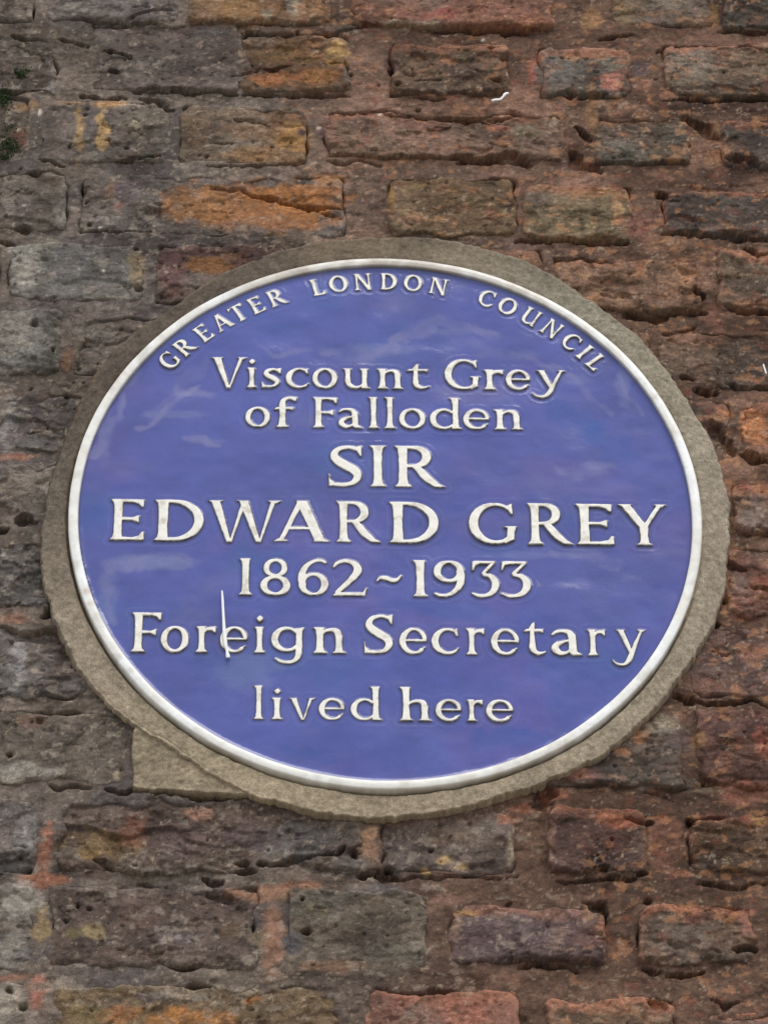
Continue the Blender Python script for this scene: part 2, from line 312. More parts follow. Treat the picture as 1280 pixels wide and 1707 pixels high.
# ================================================================ the brick wall: what the photograph shows, brick by brick
# (x0, y0, x1, y1, colour, how bare its upper edge is, roughness of face) in photograph pixels, turned into wall metres by W()
BRICKS = [
 (-150,-70,62,36,'4f463f',0,1),(82,-68,300,36,'585453',0,.8),(315,-68,560,40,'6d563e',0,.9),(580,-66,925,46,'6f4e41',.3,1),(1012,-64,1185,42,'64584a',.2,1),(1200,-64,1420,48,'57544e',.2,1),
 (-160,50,98,152,'514841',0,1.1),(152,28,397,153,'615652',0,.6),(400,52,583,155,'69513c',0,.9),(650,68,850,158,'625345',.7,1.1),(898,74,1054,159,'5c5751',.9,.9),(1105,70,1410,162,'5e5348',.8,1.2),
 (-160,160,50,268,'514b40',0,1),(62,168,282,271,'5f5752',0,.8),(298,171,514,273,'67543f',0,.9),(540,181,945,266,'68554a',.6,1.2),(988,183,1152,277,'625b50',.7,1.1),(1200,198,1420,280,'504b47',1,1.1),
 (-160,282,116,384,'655e56',0,1),(130,290,577,392,'5f5854',0,.8),(645,290,863,396,'63543f',.1,1),(870,304,1054,400,'625844',.7,.8),(1103,318,1420,393,'565250',1,.9),
 (-160,400,0,500,'57504a',0,1),(10,402,242,502,'5d5d5a',0,.7),(256,405,482,505,'553f3d',0,1),(495,405,700,510,'5a4c40',0,1),(720,412,905,515,'5d4b3e',.3,1),(922,428,1168,519,'6e5848',.4,1.3),(1192,415,1420,514,'62564a',.9,1.1),
 (-160,515,103,624,'5e5d59',0,1.1),(122,525,360,625,'5b534d',0,1.1),(940,545,1085,640,'5b4c42',.3,1),(1098,546,1420,645,'5d5046',.3,1.1),
 (-160,640,-18,755,'59524d',0,1),(-8,652,205,757,'55504f',0,1),(1000,665,1222,768,'5e4d46',.3,1),(1236,670,1420,764,'7b5a45',.8,1.3),
 (-100,775,190,886,'605953',0,1.1),(1100,812,1205,886,'5c4d46',.2,1),(1218,806,1450,888,'625049',.9,1.2),
 (-180,900,190,1018,'4b4b4c',0,1.3),(1100,905,1200,1028,'54453d',.2,1),(1208,903,1450,1028,'6c4a40',.2,1.3),
 (-160,1040,160,1166,'4d4a49',0,1.3),(1140,1044,1410,1163,'604e4b',.2,.9),
 (-240,1182,217,1306,'585149',0,.8),(250,1182,420,1306,'57504a',0,1),(880,1200,1142,1313,'5b514a',.3,1.2),(1160,1182,1420,1313,'553f3c',.2,1.2),
 (-230,1328,63,1459,'5f5d5d',0,1.1),(96,1328,602,1456,'55473f',0,1.5),(632,1345,860,1457,'544742',.2,1.1),(914,1344,1082,1455,'553f3a',.7,1),(1145,1358,1440,1459,'584638',.6,1.2),
 (-230,1473,56,1614,'6a665f',0,1),(82,1476,430,1616,'564842',0,1.1),(478,1480,716,1620,'5f564b',0,1.1),(744,1508,1012,1604,'5a4b4c',.6,1),(1062,1503,1264,1607,'584c43',1.2,1.3),(1284,1503,1480,1607,'5d4e45',1,1.2),
 (-260,1632,42,1770,'716b62',0,1),(86,1640,578,1770,'69573c',0,1),(606,1650,870,1770,'7d564a',.9,1.1),(910,1660,1130,1770,'6a5a4b',1.2,1.2),(1172,1680,1470,1770,'63534f',1.2,1.2),
 (-260,1792,20,1930,'5d544c',0,1),(60,1792,560,1930,'5a4f47',0,1),(600,1795,840,1930,'65524a',.4,1),(880,1800,1400,1930,'61514a',.5,1),
 (-150,-180,110,-85,'594f48',0,1),(130,-180,520,-85,'5d4e44',0,1),(545,-178,760,-82,'6a5044',.4,1),(790,-176,1180,-80,'63554a',.4,1),(1200,-176,1420,-80,'5d5048',.4,1)]

# stains, deposits and bare clay: (x, y, half width, half height, colour, strength)
STAINS = [
 # yellow and orange clay
 (133,218,9,46,'9c8258',.9),(171,215,11,40,'a68a58',.95),(188,173,34,8,'a27c4e',.9),(120,172,30,7,'866a4c',.6),(455,130,38,15,'9b6439',.85),(530,128,36,20,'9a6c3a',.85),(560,82,24,17,'b4935a',.9),(558,102,20,7,'a9823f',.8),
 (480,85,70,18,'7f6239',.6),(415,20,50,26,'80613a',.7),(486,228,32,26,'987441',.85),(420,255,55,14,'84643e',.7),(410,215,50,14,'79583c',.5),(430,342,150,42,'93602f',.85),(330,335,60,32,'8d6336',.7),(500,330,80,30,'98642f',.8),(545,300,35,12,'8f6032',.7),
 (185,312,10,18,'7d5f45',.6),(345,442,48,14,'8d6233',.85),(380,430,30,10,'80593a',.6),(1028,352,9,28,'a5845f',.8),(1005,322,50,7,'9b7350',.7),(985,372,8,14,'8f825c',.7),(1258,702,24,32,'ad7144',.9),(1206,690,15,12,'a06d4c',.8),
 (175,1408,70,28,'6f5a38',.75),(150,1425,30,12,'80693f',.7),(218,1388,26,28,'74493a',.7),(157,1555,22,11,'8e805b',.75),(120,1560,16,16,'6d6544',.7),(68,1540,13,36,'877552',.85),(200,1692,36,18,'91633a',.8),(295,1697,60,16,'9a672f',.9),(370,1700,30,14,'8e6032',.8),(420,1665,16,8,'94602f',.8),(150,1690,40,20,'6f6743',.5),
 (742,1430,14,9,'aa905f',.8),(765,1443,12,8,'a48a5c',.8),(706,1452,9,6,'a8904f',.8),(1265,1365,16,12,'b8955f',.9),(1168,1235,18,16,'8a6848',.7),(1066,1228,18,10,'a3714b',.8),(1040,1253,12,8,'b07c55',.85),(1217,1005,8,12,'b4905f',.8),(1215,970,9,20,'8d6248',.7),(1205,1018,8,8,'b08a5c',.7),
 (528,1518,24,14,'7b6b43',.7),(440,1565,25,14,'6e6244',.6),(385,1550,22,14,'6a5a44',.6),(840,1522,34,5,'a37e4e',.0),(780,1520,26,6,'ab8355',.9),(760,1540,9,24,'8d7763',.6),(1025,90,60,10,'8a6248',.6),(1195,210,8,20,'8d6a4a',.5),(1192,258,16,16,'96704f',.8),
 (990,185,12,40,'8a6a45',.6),(1040,20,16,22,'7d6c48',.4),(985,25,18,24,'8b6a48',.8),(1188,25,8,24,'8d6f42',.8),(1170,35,18,10,'8a6350',.6),(160,1455,35,12,'5a4640',.5),(1150,440,24,22,'7d5a44',.5),(700,310,14,8,'86713f',.5),(652,330,7,30,'8a6c3c',.7),
 # red and pink clay and mortar
 (735,25,26,12,'8a4540',.75),(700,30,50,16,'7d4f42',.5),(820,30,60,22,'7b5544',.5),(890,40,40,10,'8e6048',.6),(200,337,8,9,'85504a',.6),(1022,133,20,18,'a36b5c',.95),(1072,140,14,14,'8a6252',.8),(1113,157,14,7,'94684f',.8),(885,118,10,18,'8a4c40',.8),(895,98,14,12,'96604c',.7),
 (75,1420,14,55,'92644f',.9),(70,1466,48,12,'98664f',.95),(66,1650,17,28,'946355',.95),(20,1628,40,6,'8b5f4c',.7),(455,1560,22,66,'846350',.9),(440,1490,60,16,'8a6650',.85),(500,1478,30,12,'8c634c',.85),(560,1612,70,10,'7d5f48',.7),
 (1065,372,34,20,'805a4e',.9),(1100,405,34,16,'7a5c48',.8),(1105,352,6,20,'8a5e54',.7),(1110,1405,32,55,'7d5848',.85),(1130,1455,20,8,'8c5c42',.8),(1040,1372,26,15,'a06249',.9),(1015,1360,26,6,'a56b4e',.7),(1245,1318,44,22,'92624f',.8),(1270,1235,14,30,'8e4f44',.7),(1245,1365,20,10,'96584c',.7),(1180,1358,20,10,'7d4b42',.6),
 (1270,965,26,36,'8f5a42',.7),(1240,1010,34,26,'7b5045',.6),(1180,1140,30,20,'79554a',.6),(1255,1085,28,20,'8b6250',.7),(1185,522,18,24,'7a5548',.6),(1195,560,18,20,'80604a',.5),(40,612,0,0,'7d5c48',0),(112,602,9,22,'86634b',.7),(22,762,42,7,'906350',.85),(20,1030,32,9,'84604f',.8),
 (760,1690,60,30,'95604e',.8),(700,1700,50,20,'7a6056',.6),(1215,1517,46,10,'9d6650',.8),(1140,1515,60,9,'a26b52',.8),(1243,1530,10,30,'95685a',.7),(1160,1530,26,12,'86594c',.7),(1002,1555,14,16,'96684f',.7),(975,1570,30,14,'76534a',.5),(975,1290,34,14,'9c6a57',.85),(930,1322,30,10,'94604a',.8),(850,1362,24,10,'96604a',.8),(880,1345,30,8,'84543f',.8),
 (332,1356,24,14,'94705f',.8),(565,1345,0,0,'a07a58',0),(620,1385,14,10,'a88466',.9),(615,1420,20,26,'7d6048',.7),(200,1280,0,0,'7a5a48',0),(55,1200,34,12,'7d6050',.5),(35,228,14,18,'6e4638',.7),(40,175,30,9,'80623f',.6),(1180,210,30,14,'4b4540',0),
 (800,205,0,0,'8c5c42',0),(830,212,24,10,'8e5844',.7),(780,190,60,12,'80624c',.6),(705,205,40,10,'785046',.5),(620,230,40,14,'6a4c42',.4),(545,215,14,40,'654740',.5),(1260,420,60,8,'8a6048',.5),(1225,455,30,12,'6a5a40',.4),(1245,510,24,10,'8f6548',.6),
 # soot, lichen, lime: grey and pale
 (40,440,30,48,'8f8f88',.8),(70,405,40,10,'808075',.5),(120,450,55,40,'595b5c',.7),(228,450,14,32,'8c7d62',.8),(45,560,40,45,'82827c',.7),(15,540,10,10,'76766c',.5),(14,705,17,55,'828284',.75),(45,695,24,40,'4e494b',.7),(50,735,22,20,'565e62',.5),(25,800,50,25,'7a726a',.5),(40,840,40,10,'6b6660',.5),
 (30,1110,17,55,'868687',.75),(10,1125,20,30,'6c6b69',.5),(28,930,26,18,'66655f',.5),(5,925,5,4,'b0aaa8',.8),(48,1288,62,16,'8a8780',.75),(20,1300,40,8,'8e8a82',.5),(193,1292,6,7,'938770',.9),(38,1500,36,34,'928f88',.75),(28,1590,30,30,'83817c',.6),(14,1668,34,30,'928b80',.7),(100,1645,50,10,'8d8478',.7),
 (40,1395,16,45,'7c7b7a',.55),(42,1385,4,12,'a09a92',.6),(215,320,28,22,'62575f',.7),(215,370,60,14,'625f60',.5),(285,452,26,30,'5f4345',.6),(105,360,12,26,'80807a',.5),(30,350,40,14,'73696a',.4),(150,545,40,14,'6c6a64',.5),(35,600,50,20,'6b706e',.5),(130,30,50,18,'6e6a66',.4),(125,18,30,6,'8a8580',.5),(92,95,10,34,'7a706b',.6),(90,145,14,12,'7e8080',.6),(350,52,30,12,'5b6068',.5),(370,60,60,20,'645f5d',.3),(300,60,60,12,'6d655f',.4),
 (445,25,9,12,'9a917f',.7),(488,12,12,22,'8d8678',.7),(690,42,46,5,'8f8570',.8),(575,45,24,12,'454640',.7),(200,192,0,0,'504a46',0),(150,200,14,34,'5a5458',.6),(240,205,34,26,'5e5848',.5),(499,221,9,8,'40323b',.95),(530,220,14,9,'4f3f40',.8),(600,235,60,20,'6b5d4c',.4),(1035,250,50,18,'68675f',.7),(1035,215,15,10,'6a5550',.7),(925,120,40,24,'5f5e5c',.6),(1067,104,20,14,'4c4145',.95),(1015,105,18,10,'625f52',.7),
 (870,215,34,14,'6a6656',.6),(920,195,12,11,'8a7a68',.85),(655,110,14,14,'3f3a42',.7),(500,1400,95,36,'505052',.75),(420,1390,50,30,'56494b',.6),(300,1400,60,34,'57474a',.5),(585,1440,40,20,'66636280'[:6],.6),(600,1480,40,12,'7d7975',.6),(520,1510,60,26,'5d5d58',.5),(490,1575,16,20,'474850',.8),(650,1600,60,30,'646158',.5),(640,1485,30,10,'77747a',.5),(680,1430,40,30,'56504f',.5),(850,1420,7,26,'8e8470',.7),(750,1395,60,16,'6a5a4a',.5),
 (1150,1198,0,0,'8a8272',0),(1110,1205,34,22,'8b8473',.85),(1065,1195,20,10,'8a8476',.6),(1090,1300,60,14,'6f6a60',.5),(1180,1315,30,7,'8a7d68',.7),(1130,1230,30,24,'4f484c',.6),(1010,1290,34,20,'5e5c5c',.5),(290,1560,50,14,'5a545a',.5),(275,1572,10,5,'958c88',.8),(298,1562,7,5,'968e8a',.7),(60,1590,30,16,'605c60',.4),(870,1560,90,26,'5f5054',.5),(800,1560,40,20,'5b4a4c',.5),(1170,1560,0,0,'6a5a50',0),(245,1665,22,12,'4b4447',.8),(300,1660,60,10,'77716a',.6),
 (50,885,30,30,'3e3e3f',.5),(20,260,0,0,'3f5a2a',0),(1180,1105,60,26,'625756',.4),(1180,1060,40,8,'5a4a4c',.5),(1245,950,50,10,'4f423c',.6),(1160,605,60,24,'5a5048',.3),(1250,610,24,20,'544d4a',.5),(175,392,3,3,'c4c0b6',1),(173,452,3,3,'b4b0a6',1),(166,378,3,3,'c8c4bc',1),(806,62,3,2.5,'cfcac0',1),(31,218,3,3,'b0aca4',.9),(65,186,3,7,'b8b0a8',.9),(530,210,5,2.5,'b9aea2',.9),(632,187,5,2.5,'c2b8ac',.9),(281,218,3,4,'b6aca0',.9),(190,45,3,2.5,'c0b8b0',.9),(40,345,4,2.5,'b4aca6',.9)]

# open joints, cracks and hollows: (depth in mm, width in px, points)
CUTS = [(4,4,[(155,38),(200,40),(230,27),(255,18),(290,17)]),(9,8,[(175,81),(195,86),(217,95)]),(6,4,[(180,114),(198,116)]),(8,5,[(135,155),(150,161),(175,164),(212,164)]),(13,5,[(222,151),(255,146),(280,151),(355,151)]),(10,8,[(232,160),(262,168),(278,182),(292,182)]),
 (14,6,[(372,153),(450,157),(520,158),(582,158)]),(4,3,[(385,128),(420,116),(446,110),(488,108)]),(8,5,[(448,113),(482,108)]),(6,4,[(392,200),(428,201),(452,208)]),(5,3,[(350,237),(375,236),(392,234)]),(7,4,[(345,275),(420,274),(500,271)]),(7,4,[(545,266),(575,271),(605,266),(635,272)]),
 (6,4,[(352,313),(400,315),(420,323)]),(12,8,[(415,323),(432,328),(460,332),(500,343),(530,349)]),(6,4,[(525,348),(570,344)]),(6,3,[(535,355),(570,359)]),(9,6,[(70,268),(90,270),(108,274)]),(5,4,[(200,268),(250,263),(268,260)]),(6,4,[(140,384),(200,387),(250,383)]),(9,6,[(-10,402),(25,403)]),(9,9,[(25,381),(50,382)]),
 (8,4,[(640,188),(660,191),(690,190)]),(9,4,[(725,193),(765,200),(790,196),(815,204),(830,196),(855,189)]),(5,3,[(710,216),(750,213)]),(6,4,[(815,240),(845,247)]),(4,3,[(680,135),(735,135)]),(13,14,[(765,267),(810,265),(860,262),(885,268)]),(10,10,[(720,48),(780,47),(830,47),(880,52)]),(7,5,[(690,160),(740,164)]),(7,6,[(690,180),(700,178)]),
 (9,7,[(965,161),(1012,156)]),(12,5,[(1105,166),(1180,165),(1225,162),(1290,163)]),(8,4,[(1000,60),(1050,52)]),(9,6,[(1195,49),(1290,51)]),(5,4,[(1228,74),(1250,73),(1285,82)]),(11,17,[(1140,195),(1170,206),(1200,225)]),(14,12,[(1208,262),(1262,272)]),(12,8,[(960,206),(972,220),(985,232)]),(10,14,[(955,250),(965,275),(1000,282)]),
 (12,6,[(860,401),(920,399),(1050,403)]),(12,8,[(1105,387),(1170,388),(1290,396)]),(14,9,[(1098,318),(1118,332)]),(13,8,[(1045,524),(1095,527),(1135,518)]),(8,5,[(1150,519),(1175,518)]),(9,6,[(1205,508),(1240,516),(1290,520)]),(7,4,[(1105,552),(1160,543)]),(13,12,[(1158,482),(1176,492)]),(9,7,[(1240,411),(1268,424)]),
 (13,10,[(1160,647),(1195,652)]),(9,6,[(1215,640),(1250,645),(1290,647)]),(9,6,[(1136,624),(1156,628)]),(11,9,[(1236,754),(1256,763),(1290,765)]),(6,5,[(1240,890),(1265,884),(1290,888)]),(9,6,[(1212,940),(1226,944),(1240,952)]),(9,5,[(1140,1168),(1200,1171),(1255,1165),(1285,1181)]),(12,13,[(1138,1160),(1160,1170)]),(4,2,[(1180,1082),(1215,1088),(1245,1088)]),
 (7,5,[(75,1308),(90,1312),(150,1312)]),(15,6,[(170,1318),(220,1320),(310,1325),(400,1330)]),(12,12,[(28,868),(62,872)]),(6,3,[(-5,1012),(25,1010),(35,1005)]),(14,6,[(388,1436),(416,1440)]),(10,7,[(430,1441),(470,1440),(520,1430),(580,1412)]),(9,6,[(390,1450),(425,1452)]),(12,7,[(338,1466),(355,1470),(372,1468)]),(5,8,[(345,1490),(385,1498)]),(13,11,[(598,1454),(630,1456),(662,1464)]),
 (15,16,[(984,1512),(1002,1514),(1008,1530)]),(7,4,[(970,1506),(1000,1508)]),(8,7,[(865,1608),(905,1604),(960,1616)]),(13,10,[(1225,1582),(1262,1586)]),(9,6,[(1110,1624),(1180,1618)]),(7,5,[(1040,1362),(1060,1368),(1090,1372)]),(9,7,[(1000,1446),(1014,1452)]),(9,6,[(1060,1457),(1082,1455)]),(7,4,[(160,1435),(195,1450)]),(6,3,[(840,1507),(855,1502)]),(8,5,[(1070,1499),(1086,1499)]),
 (8,6,[(1070,1610),(1100,1616)]),(7,6,[(1185,1664),(1205,1678),(1235,1668)]),(8,7,[(1080,1668),(1110,1680)]),(9,5,[(1135,1155),(1135,1160)]),(4,3,[(1075,1318),(1105,1322),(1125,1334)]),(5,3,[(230,1470),(280,1480)]),(6,4,[(560,52),(590,45),(615,40)]),(7,6,[(20,55),(40,65)]),(5,4,[(95,60),(120,68),(150,75)]),(9,4,[(117,635),(140,635)]),(6,4,[(45,720),(60,719)]),
 (11,16,[(1180,700),(1210,735),(1225,760)]),(12,12,[(1125,1155),(1140,1165)]),(10,12,[(70,1030),(95,1000)]),(9,9,[(1180,1041),(1200,1040)]),(10,8,[(1205,998),(1214,1002)]),(13,22,[(928,1320),(890,1338)]),(11,14,[(985,1262),(1005,1250)]),(5,4,[(640,1465),(730,1462),(860,1462)]),(6,5,[(1160,1472),(1230,1476),(1290,1470)]),(6,5,[(930,1468),(1060,1464)]),(9,7,[(1145,1365),(1150,1375)])]
HOLES = [(345,258,5,7),(333,256,5,7),(454,243,5,7),(487,232,3,6),(143,191,4,8),(180,233,5,8),(211,247,5,9),(117,243,4,6),(410,58,5,7),(418,106,3,5),(5,886,9,12),(15,1650,8,13),(592,1422,10,12),(530,1447,8,9),(505,1503,6,9),(512,1553,10,11),(110,1538,7,9),(130,1513,6,8),(150,1518,5,6),(40,1680,10,8),(18,1258,7,9),(33,1430,7,8),(1148,1369,11,14),(665,144,9,10),(718,1414,6,8),
 (648,1450,10,12),(428,143,4,6),(500,98,3,5),(950,155,12,10),(1020,1401,4,7),(545,57,6,8),(495,50,6,7),(265,340,8,5),(1260,325,0,0),(145,335,6,5),(150,372,8,7),(228,480,10,8),(228,412,8,7),(35,282,4,6),(203,545,4,4),(585,123,4,6),(632,137,4,5),(1093,130,5,6),(1098,80,7,6),(937,94,6,8),(820,80,7,6),(838,98,8,7),(830,135,12,6),(65,1200,10,6),(88,585,6,7),(60,500,0,0),(58,540,12,8),(50,648,5,5),(110,660,6,5)]

# the wall goes on beyond the photograph's edges: plain bricks of the same make carry each course further
ROWS = {}
for b_ in BRICKS: ROWS.setdefault(round(float(W(640, b_[3], BR)[1])/.0742), []).append(b_)
_r = np.random.default_rng(11); MORE = []      # (x0, x1, z0, z1, colour, bare edge) in metres
for k_, row in ROWS.items():
    ex = [(float(W(b_[0], (b_[1]+b_[3])/2, BR)[0]), float(W(b_[2], (b_[1]+b_[3])/2, BR)[0]), float(W((b_[0]+b_[2])/2, b_[1], BR)[1]), float(W((b_[0]+b_[2])/2, b_[3], BR)[1])) for b_ in row]
    for sgn in (-1, 1):
        e_ = min(ex, key=lambda q: q[0]) if sgn < 0 else max(ex, key=lambda q: q[1]); x = e_[0] if sgn < 0 else e_[1]; n_ = 0
        while abs(x) < .78:
            w_ = (.210, .100)[n_ % 2]+_r.uniform(-.006, .006); n_ += 1; a_ = x+sgn*.012; b2 = a_+sgn*w_; x = b2
            MORE.append((min(a_, b2), max(a_, b2), e_[3], e_[2], ('5a5451', '5f5850', '66543f', '504b47')[_r.integers(4)] if sgn < 0 else ('64503f', '6b4a40', '5c544c', '5a463d')[_r.integers(4)], 0 if sgn < 0 else _r.uniform(.2, 1)))
for k_, z0_ in [(0, .595), (1, .669), (2, -.642), (3, -.716)]:
    x = -.78-.1*(k_ % 2); n_ = 0
    while x < .78:
        w_ = (.210, .100)[n_ % 2]+_r.uniform(-.006, .006); n_ += 1
        MORE.append((x, x+w_, z0_, z0_+.064, ('5a5451', '5f5850', '66543f', '504b47')[_r.integers(4)] if x < -.1 else ('64503f', '6b4a40', '5c544c', '5a463d')[_r.integers(4)], 0 if x < -.1 else .5)); x += w_+.012

# ---- maps over the whole wall, 1 mm apart
GX, GZ, GS = (-.47, .47), (-.64, .66), .001
gx = np.arange(GX[0], GX[1], GS); gz = np.arange(GZ[0], GZ[1], GS)
MX, MZ = np.meshgrid(gx, gz, indexing='ij')
wobx = noise(MX, MZ, .009, 3, 1.3, 3)*.0035; wobz = noise(MX, MZ, .009, 4, 1.3, 3)*.0028
PXM = 1/2143.                       # one pixel of the photograph on the plaque, in metres
stain_a = np.zeros(MX.shape, np.float32); stain_c = np.zeros(MX.shape+(3,), np.float32); cut = np.zeros(MX.shape, np.float32)

def local(x, z, r):
    i0 = max(0, int((x-r-GX[0])/GS)); i1 = min(len(gx), int((x+r-GX[0])/GS)+2)
    j0 = max(0, int((z-r-GZ[0])/GS)); j1 = min(len(gz), int((z+r-GZ[0])/GS)+2)
    return (slice(i0, i1), slice(j0, j1)) if i1 > i0 and j1 > j0 else None

for (px, py, rx, ry, h, st) in STAINS:
    if st <= 0 or rx <= 0: continue
    x, z = W(px, py, BR); x1, _ = W(px+rx, py, BR); _, z1 = W(px, py-ry, BR)
    rx_, rz_ = float(x1-x), float(z1-z); s = local(float(x), float(z), max(rx_, rz_)*1.6+.006)
    if s is None: continue
    small = rx < 8
    k = .25 if small else 1
    d = np.hypot((MX[s]+wobx[s]*k-x)/rx_, (MZ[s]+wobz[s]*k-z)/rz_)
    d = d+(0 if small else noise(MX[s], MZ[s], .006, 6, 1.8, 3)*.38)
    a_ = (1-sst(.62, 1.18, d))*st; c = lin_col(h)
    stain_c[s] = stain_c[s]*(1-a_[..., None])+c*a_[..., None]; stain_a[s] = stain_a[s]*(1-a_)+a_
for depth, wd, pts in CUTS:
    P = np.array([(*W(px, py, BR),) for px, py in pts]); P = np.column_stack([P, np.full(len(P), wd*PXM*1.0)])
    c = P[:, :2].mean(0); s = local(c[0], c[1], np.abs(P[:, :2]-c).max()+.02)
    if s is None: continue
    best = np.full(MX[s].shape, 9.)
    X_, Z_ = MX[s]+wobx[s]*.7, MZ[s]+wobz[s]*.9
    for A, B in zip(P[:-1], P[1:]):
        dx, dz = B[0]-A[0], B[1]-A[1]; t = np.clip(((X_-A[0])*dx+(Z_-A[1])*dz)/(dx*dx+dz*dz+1e-12), 0, 1)
        best = np.minimum(best, np.hypot(X_-A[0]-t*dx, (Z_-A[1]-t*dz)))
    along = np.clip(((X_-P[0, 0])*(P[-1, 0]-P[0, 0])+(Z_-P[0, 1])*(P[-1, 1]-P[0, 1]))/(np.sum((P[-1, :2]-P[0, :2])**2)+1e-12), 0, 1)
    wv = wd*PXM*(.66+.30*noise(MX[s], MZ[s], .010, 9)+.38*facets(MX[s], MZ[s], .0045, 3, 1.8))*(.35+.75*np.sqrt(np.clip(4*along*(1-along), 0, 1)))
    cut[s] = np.maximum(cut[s], (1-sst(.5, 1.05, best/np.maximum(wv, .0003)))*depth*.001)
for px, py, r, depth in HOLES:
    if r <= 0: continue
    x, z = W(px, py, BR); rr = r*PXM*.8; s = local(float(x), float(z), rr*2+.004)
    if s is None: continue
    d = np.hypot(MX[s]+wobx[s]*.4-x, (MZ[s]+wobz[s]*.4-z)*1.15)/rr
    d = d+.45*facets(MX[s], MZ[s], .003, 5, 1.3)+.25*noise(MX[s], MZ[s], .004, 8, 1.3, 2)
    cut[s] = np.maximum(cut[s], (1-sst(.45, 1.1, d))*depth*.001)

cut = np.minimum(cut, .010)*.92
def sample(M, x, z):
    u = np.clip((x-GX[0])/GS, 0, M.shape[0]-1.001); v = np.clip((z-GZ[0])/GS, 0, M.shape[1]-1.001)
    i = u.astype(int); j = v.astype(int); fu = u-i; fv = v-j
    if M.ndim == 3: fu = fu[..., None]; fv = fv[..., None]
    return (M[i, j]*(1-fu)+M[i+1, j]*fu)*(1-fv)+(M[i, j+1]*(1-fu)+M[i+1, j+1]*fu)*fv

def rightness(x, z): return sst(-.10, .16, x+.12*noise(x, z, .12, 2)+.25*z)*sst(-.75, -.1, z*.6+x)
def blend(c, d, a): return c*(1-a[..., None])+lin_col(d)*a[..., None] if np.ndim(a) else c*(1-a)+lin_col(d)*a

def mortar_height(x, z):
    r = sst(-.12, .15, x+.1*noise(x, z, .10, 11))
    base = -(.0011+.0016*r)+.0011*noise(x, z, .09, 18, 1.5, 2)
    w1 = .004*noise(x, z, .008, 15, 1, 2); w2 = .004*noise(x, z, .008, 16, 1, 2)
    h = base+.0022*noise(x, z, .045, 12, 1.5, 2)+.0010*noise(x, z, .011, 13, 1.7, 3)+.0009*facets(x+w1, z+w2, .009, 1, 2.2)+.0004*facets(x+w2, z+w1, .0035, 2, 1.6)
    return np.minimum(h, .0012)
def mortar_colour(x, z):
    r = sst(-.16, .14, x+.10*noise(x, z, .14, 21))
    a_ = sst(-.3, .5, noise(x, z, .05, 22, 1.5, 3)); n2 = noise(x, z, .010, 23, 2., 3); n3 = noise(x, z, .003, 24, 1.4, 2)
    left = lin_col('655c54')*(1-a_[..., None])+lin_col('575150')*a_[..., None]
    b_ = sst(-.35, .35, noise(x, z, .032, 25, 2.2, 3)-.28-.45*sst(-.12, -.30, z))
    right = lin_col('5a463b')*(1-b_[..., None])+lin_col('7f6253')*b_[..., None]
    c = left*(1-r[..., None])+right*r[..., None]
    return c*(1+.32*n2+.22*n3)[..., None]

def shade(c, x, z, seed):
    c = blend(c, '76553f', .24*rightness(x, z)*sst(-.7, .5, noise(x, z, .03, 39, 1.6, 2))); c = blend(c, '5c5752', .2*(1-rightness(x, z)))
    n1 = noise(x, z, .035, 31+seed % 5, 1.4, 2); n2 = noise(x, z, .009, 32, 1.6, 3); n3 = noise(x, z, .0028, 33, 1.5, 2)
    c = blend(c, '77716a', .42*sst(.1, .8, n1)); c = blend(c, '3a2e2b', .55*sst(.15, .9, noise(x, z, .022, 35+seed % 4, 1.7, 3)))
    c = blend(c, '75543f', .38*sst(.25, .9, noise(x, z, .018, 37+seed % 3, 1.8, 3))*(.35+.65*rightness(x, z)))
    n4 = noise(x, z, .020, 34, 1.6, 2)
    return c*(1+.22*n4+.28*n2+.22*n3)[..., None]

GAIN = 1.60
def finish(c, x, z, y=0.):
    a_ = sample(stain_a, x, z); sc = sample(stain_c, x, z)
    z = z-1.6*y                    # the grain runs on round the arrises into the joints
    n = 1+.18*noise(x, z, .007, 41, 1.6, 3)+.24*noise(x, z, .0026, 42, 1.4, 2)
    c = c*(1-a_[..., None]*.88)+sc*(n*.88)[..., None]
    g = c.mean(-1, keepdims=True); c = g+(c-g)*.86; soot = sst(-.05, .65, noise(x, z, .055, 47, 1.5, 4)+.22*sst(.1, .35, z)); c = c*(1-.36*soot)[..., None]
    wx_ = x+.004*noise(x, z, .006, 43, 1, 3); wz_ = z+.003*noise(x, z, .006, 45, 1, 3); r_ = rightness(x, z)
    f = facets(wx_, wz_, .0030, 6, 1.5, .4)
    chip = facets(wx_, wz_, .0046, 11, 1.9, .3); spread = noise(x, z, .05, 46, 1.4, 2)
    c = blend(c, '9a7253', .42*sst(.46, .54, chip+.10*spread)*r_); c = blend(c, '8d877d', .34*sst(.46, .54, chip+.10*spread)*(1-r_))
    c = blend(c, '2f2725', .42*sst(.46, .56, -chip+.10*spread)); grit = facets(wx_, wz_, .0021, 12, 1.3, .3)
    c = blend(c, 'a39684', .35*sst(.54, .60, grit+.06*spread)); c = blend(c, '6f3f33', .32*sst(.50, .58, facets(wx_+.1, wz_, .0055, 13, 1.7, .3))*r_)
    return np.maximum(c*(1+.30*f)[..., None], .01)*GAIN*np.array([1.07, .985, .915])

wall = empty('brick_wall', 'old weathered brick wall of grey, ochre and reddish stock bricks behind the round plaque', 'wall', (0, BR, -.05))

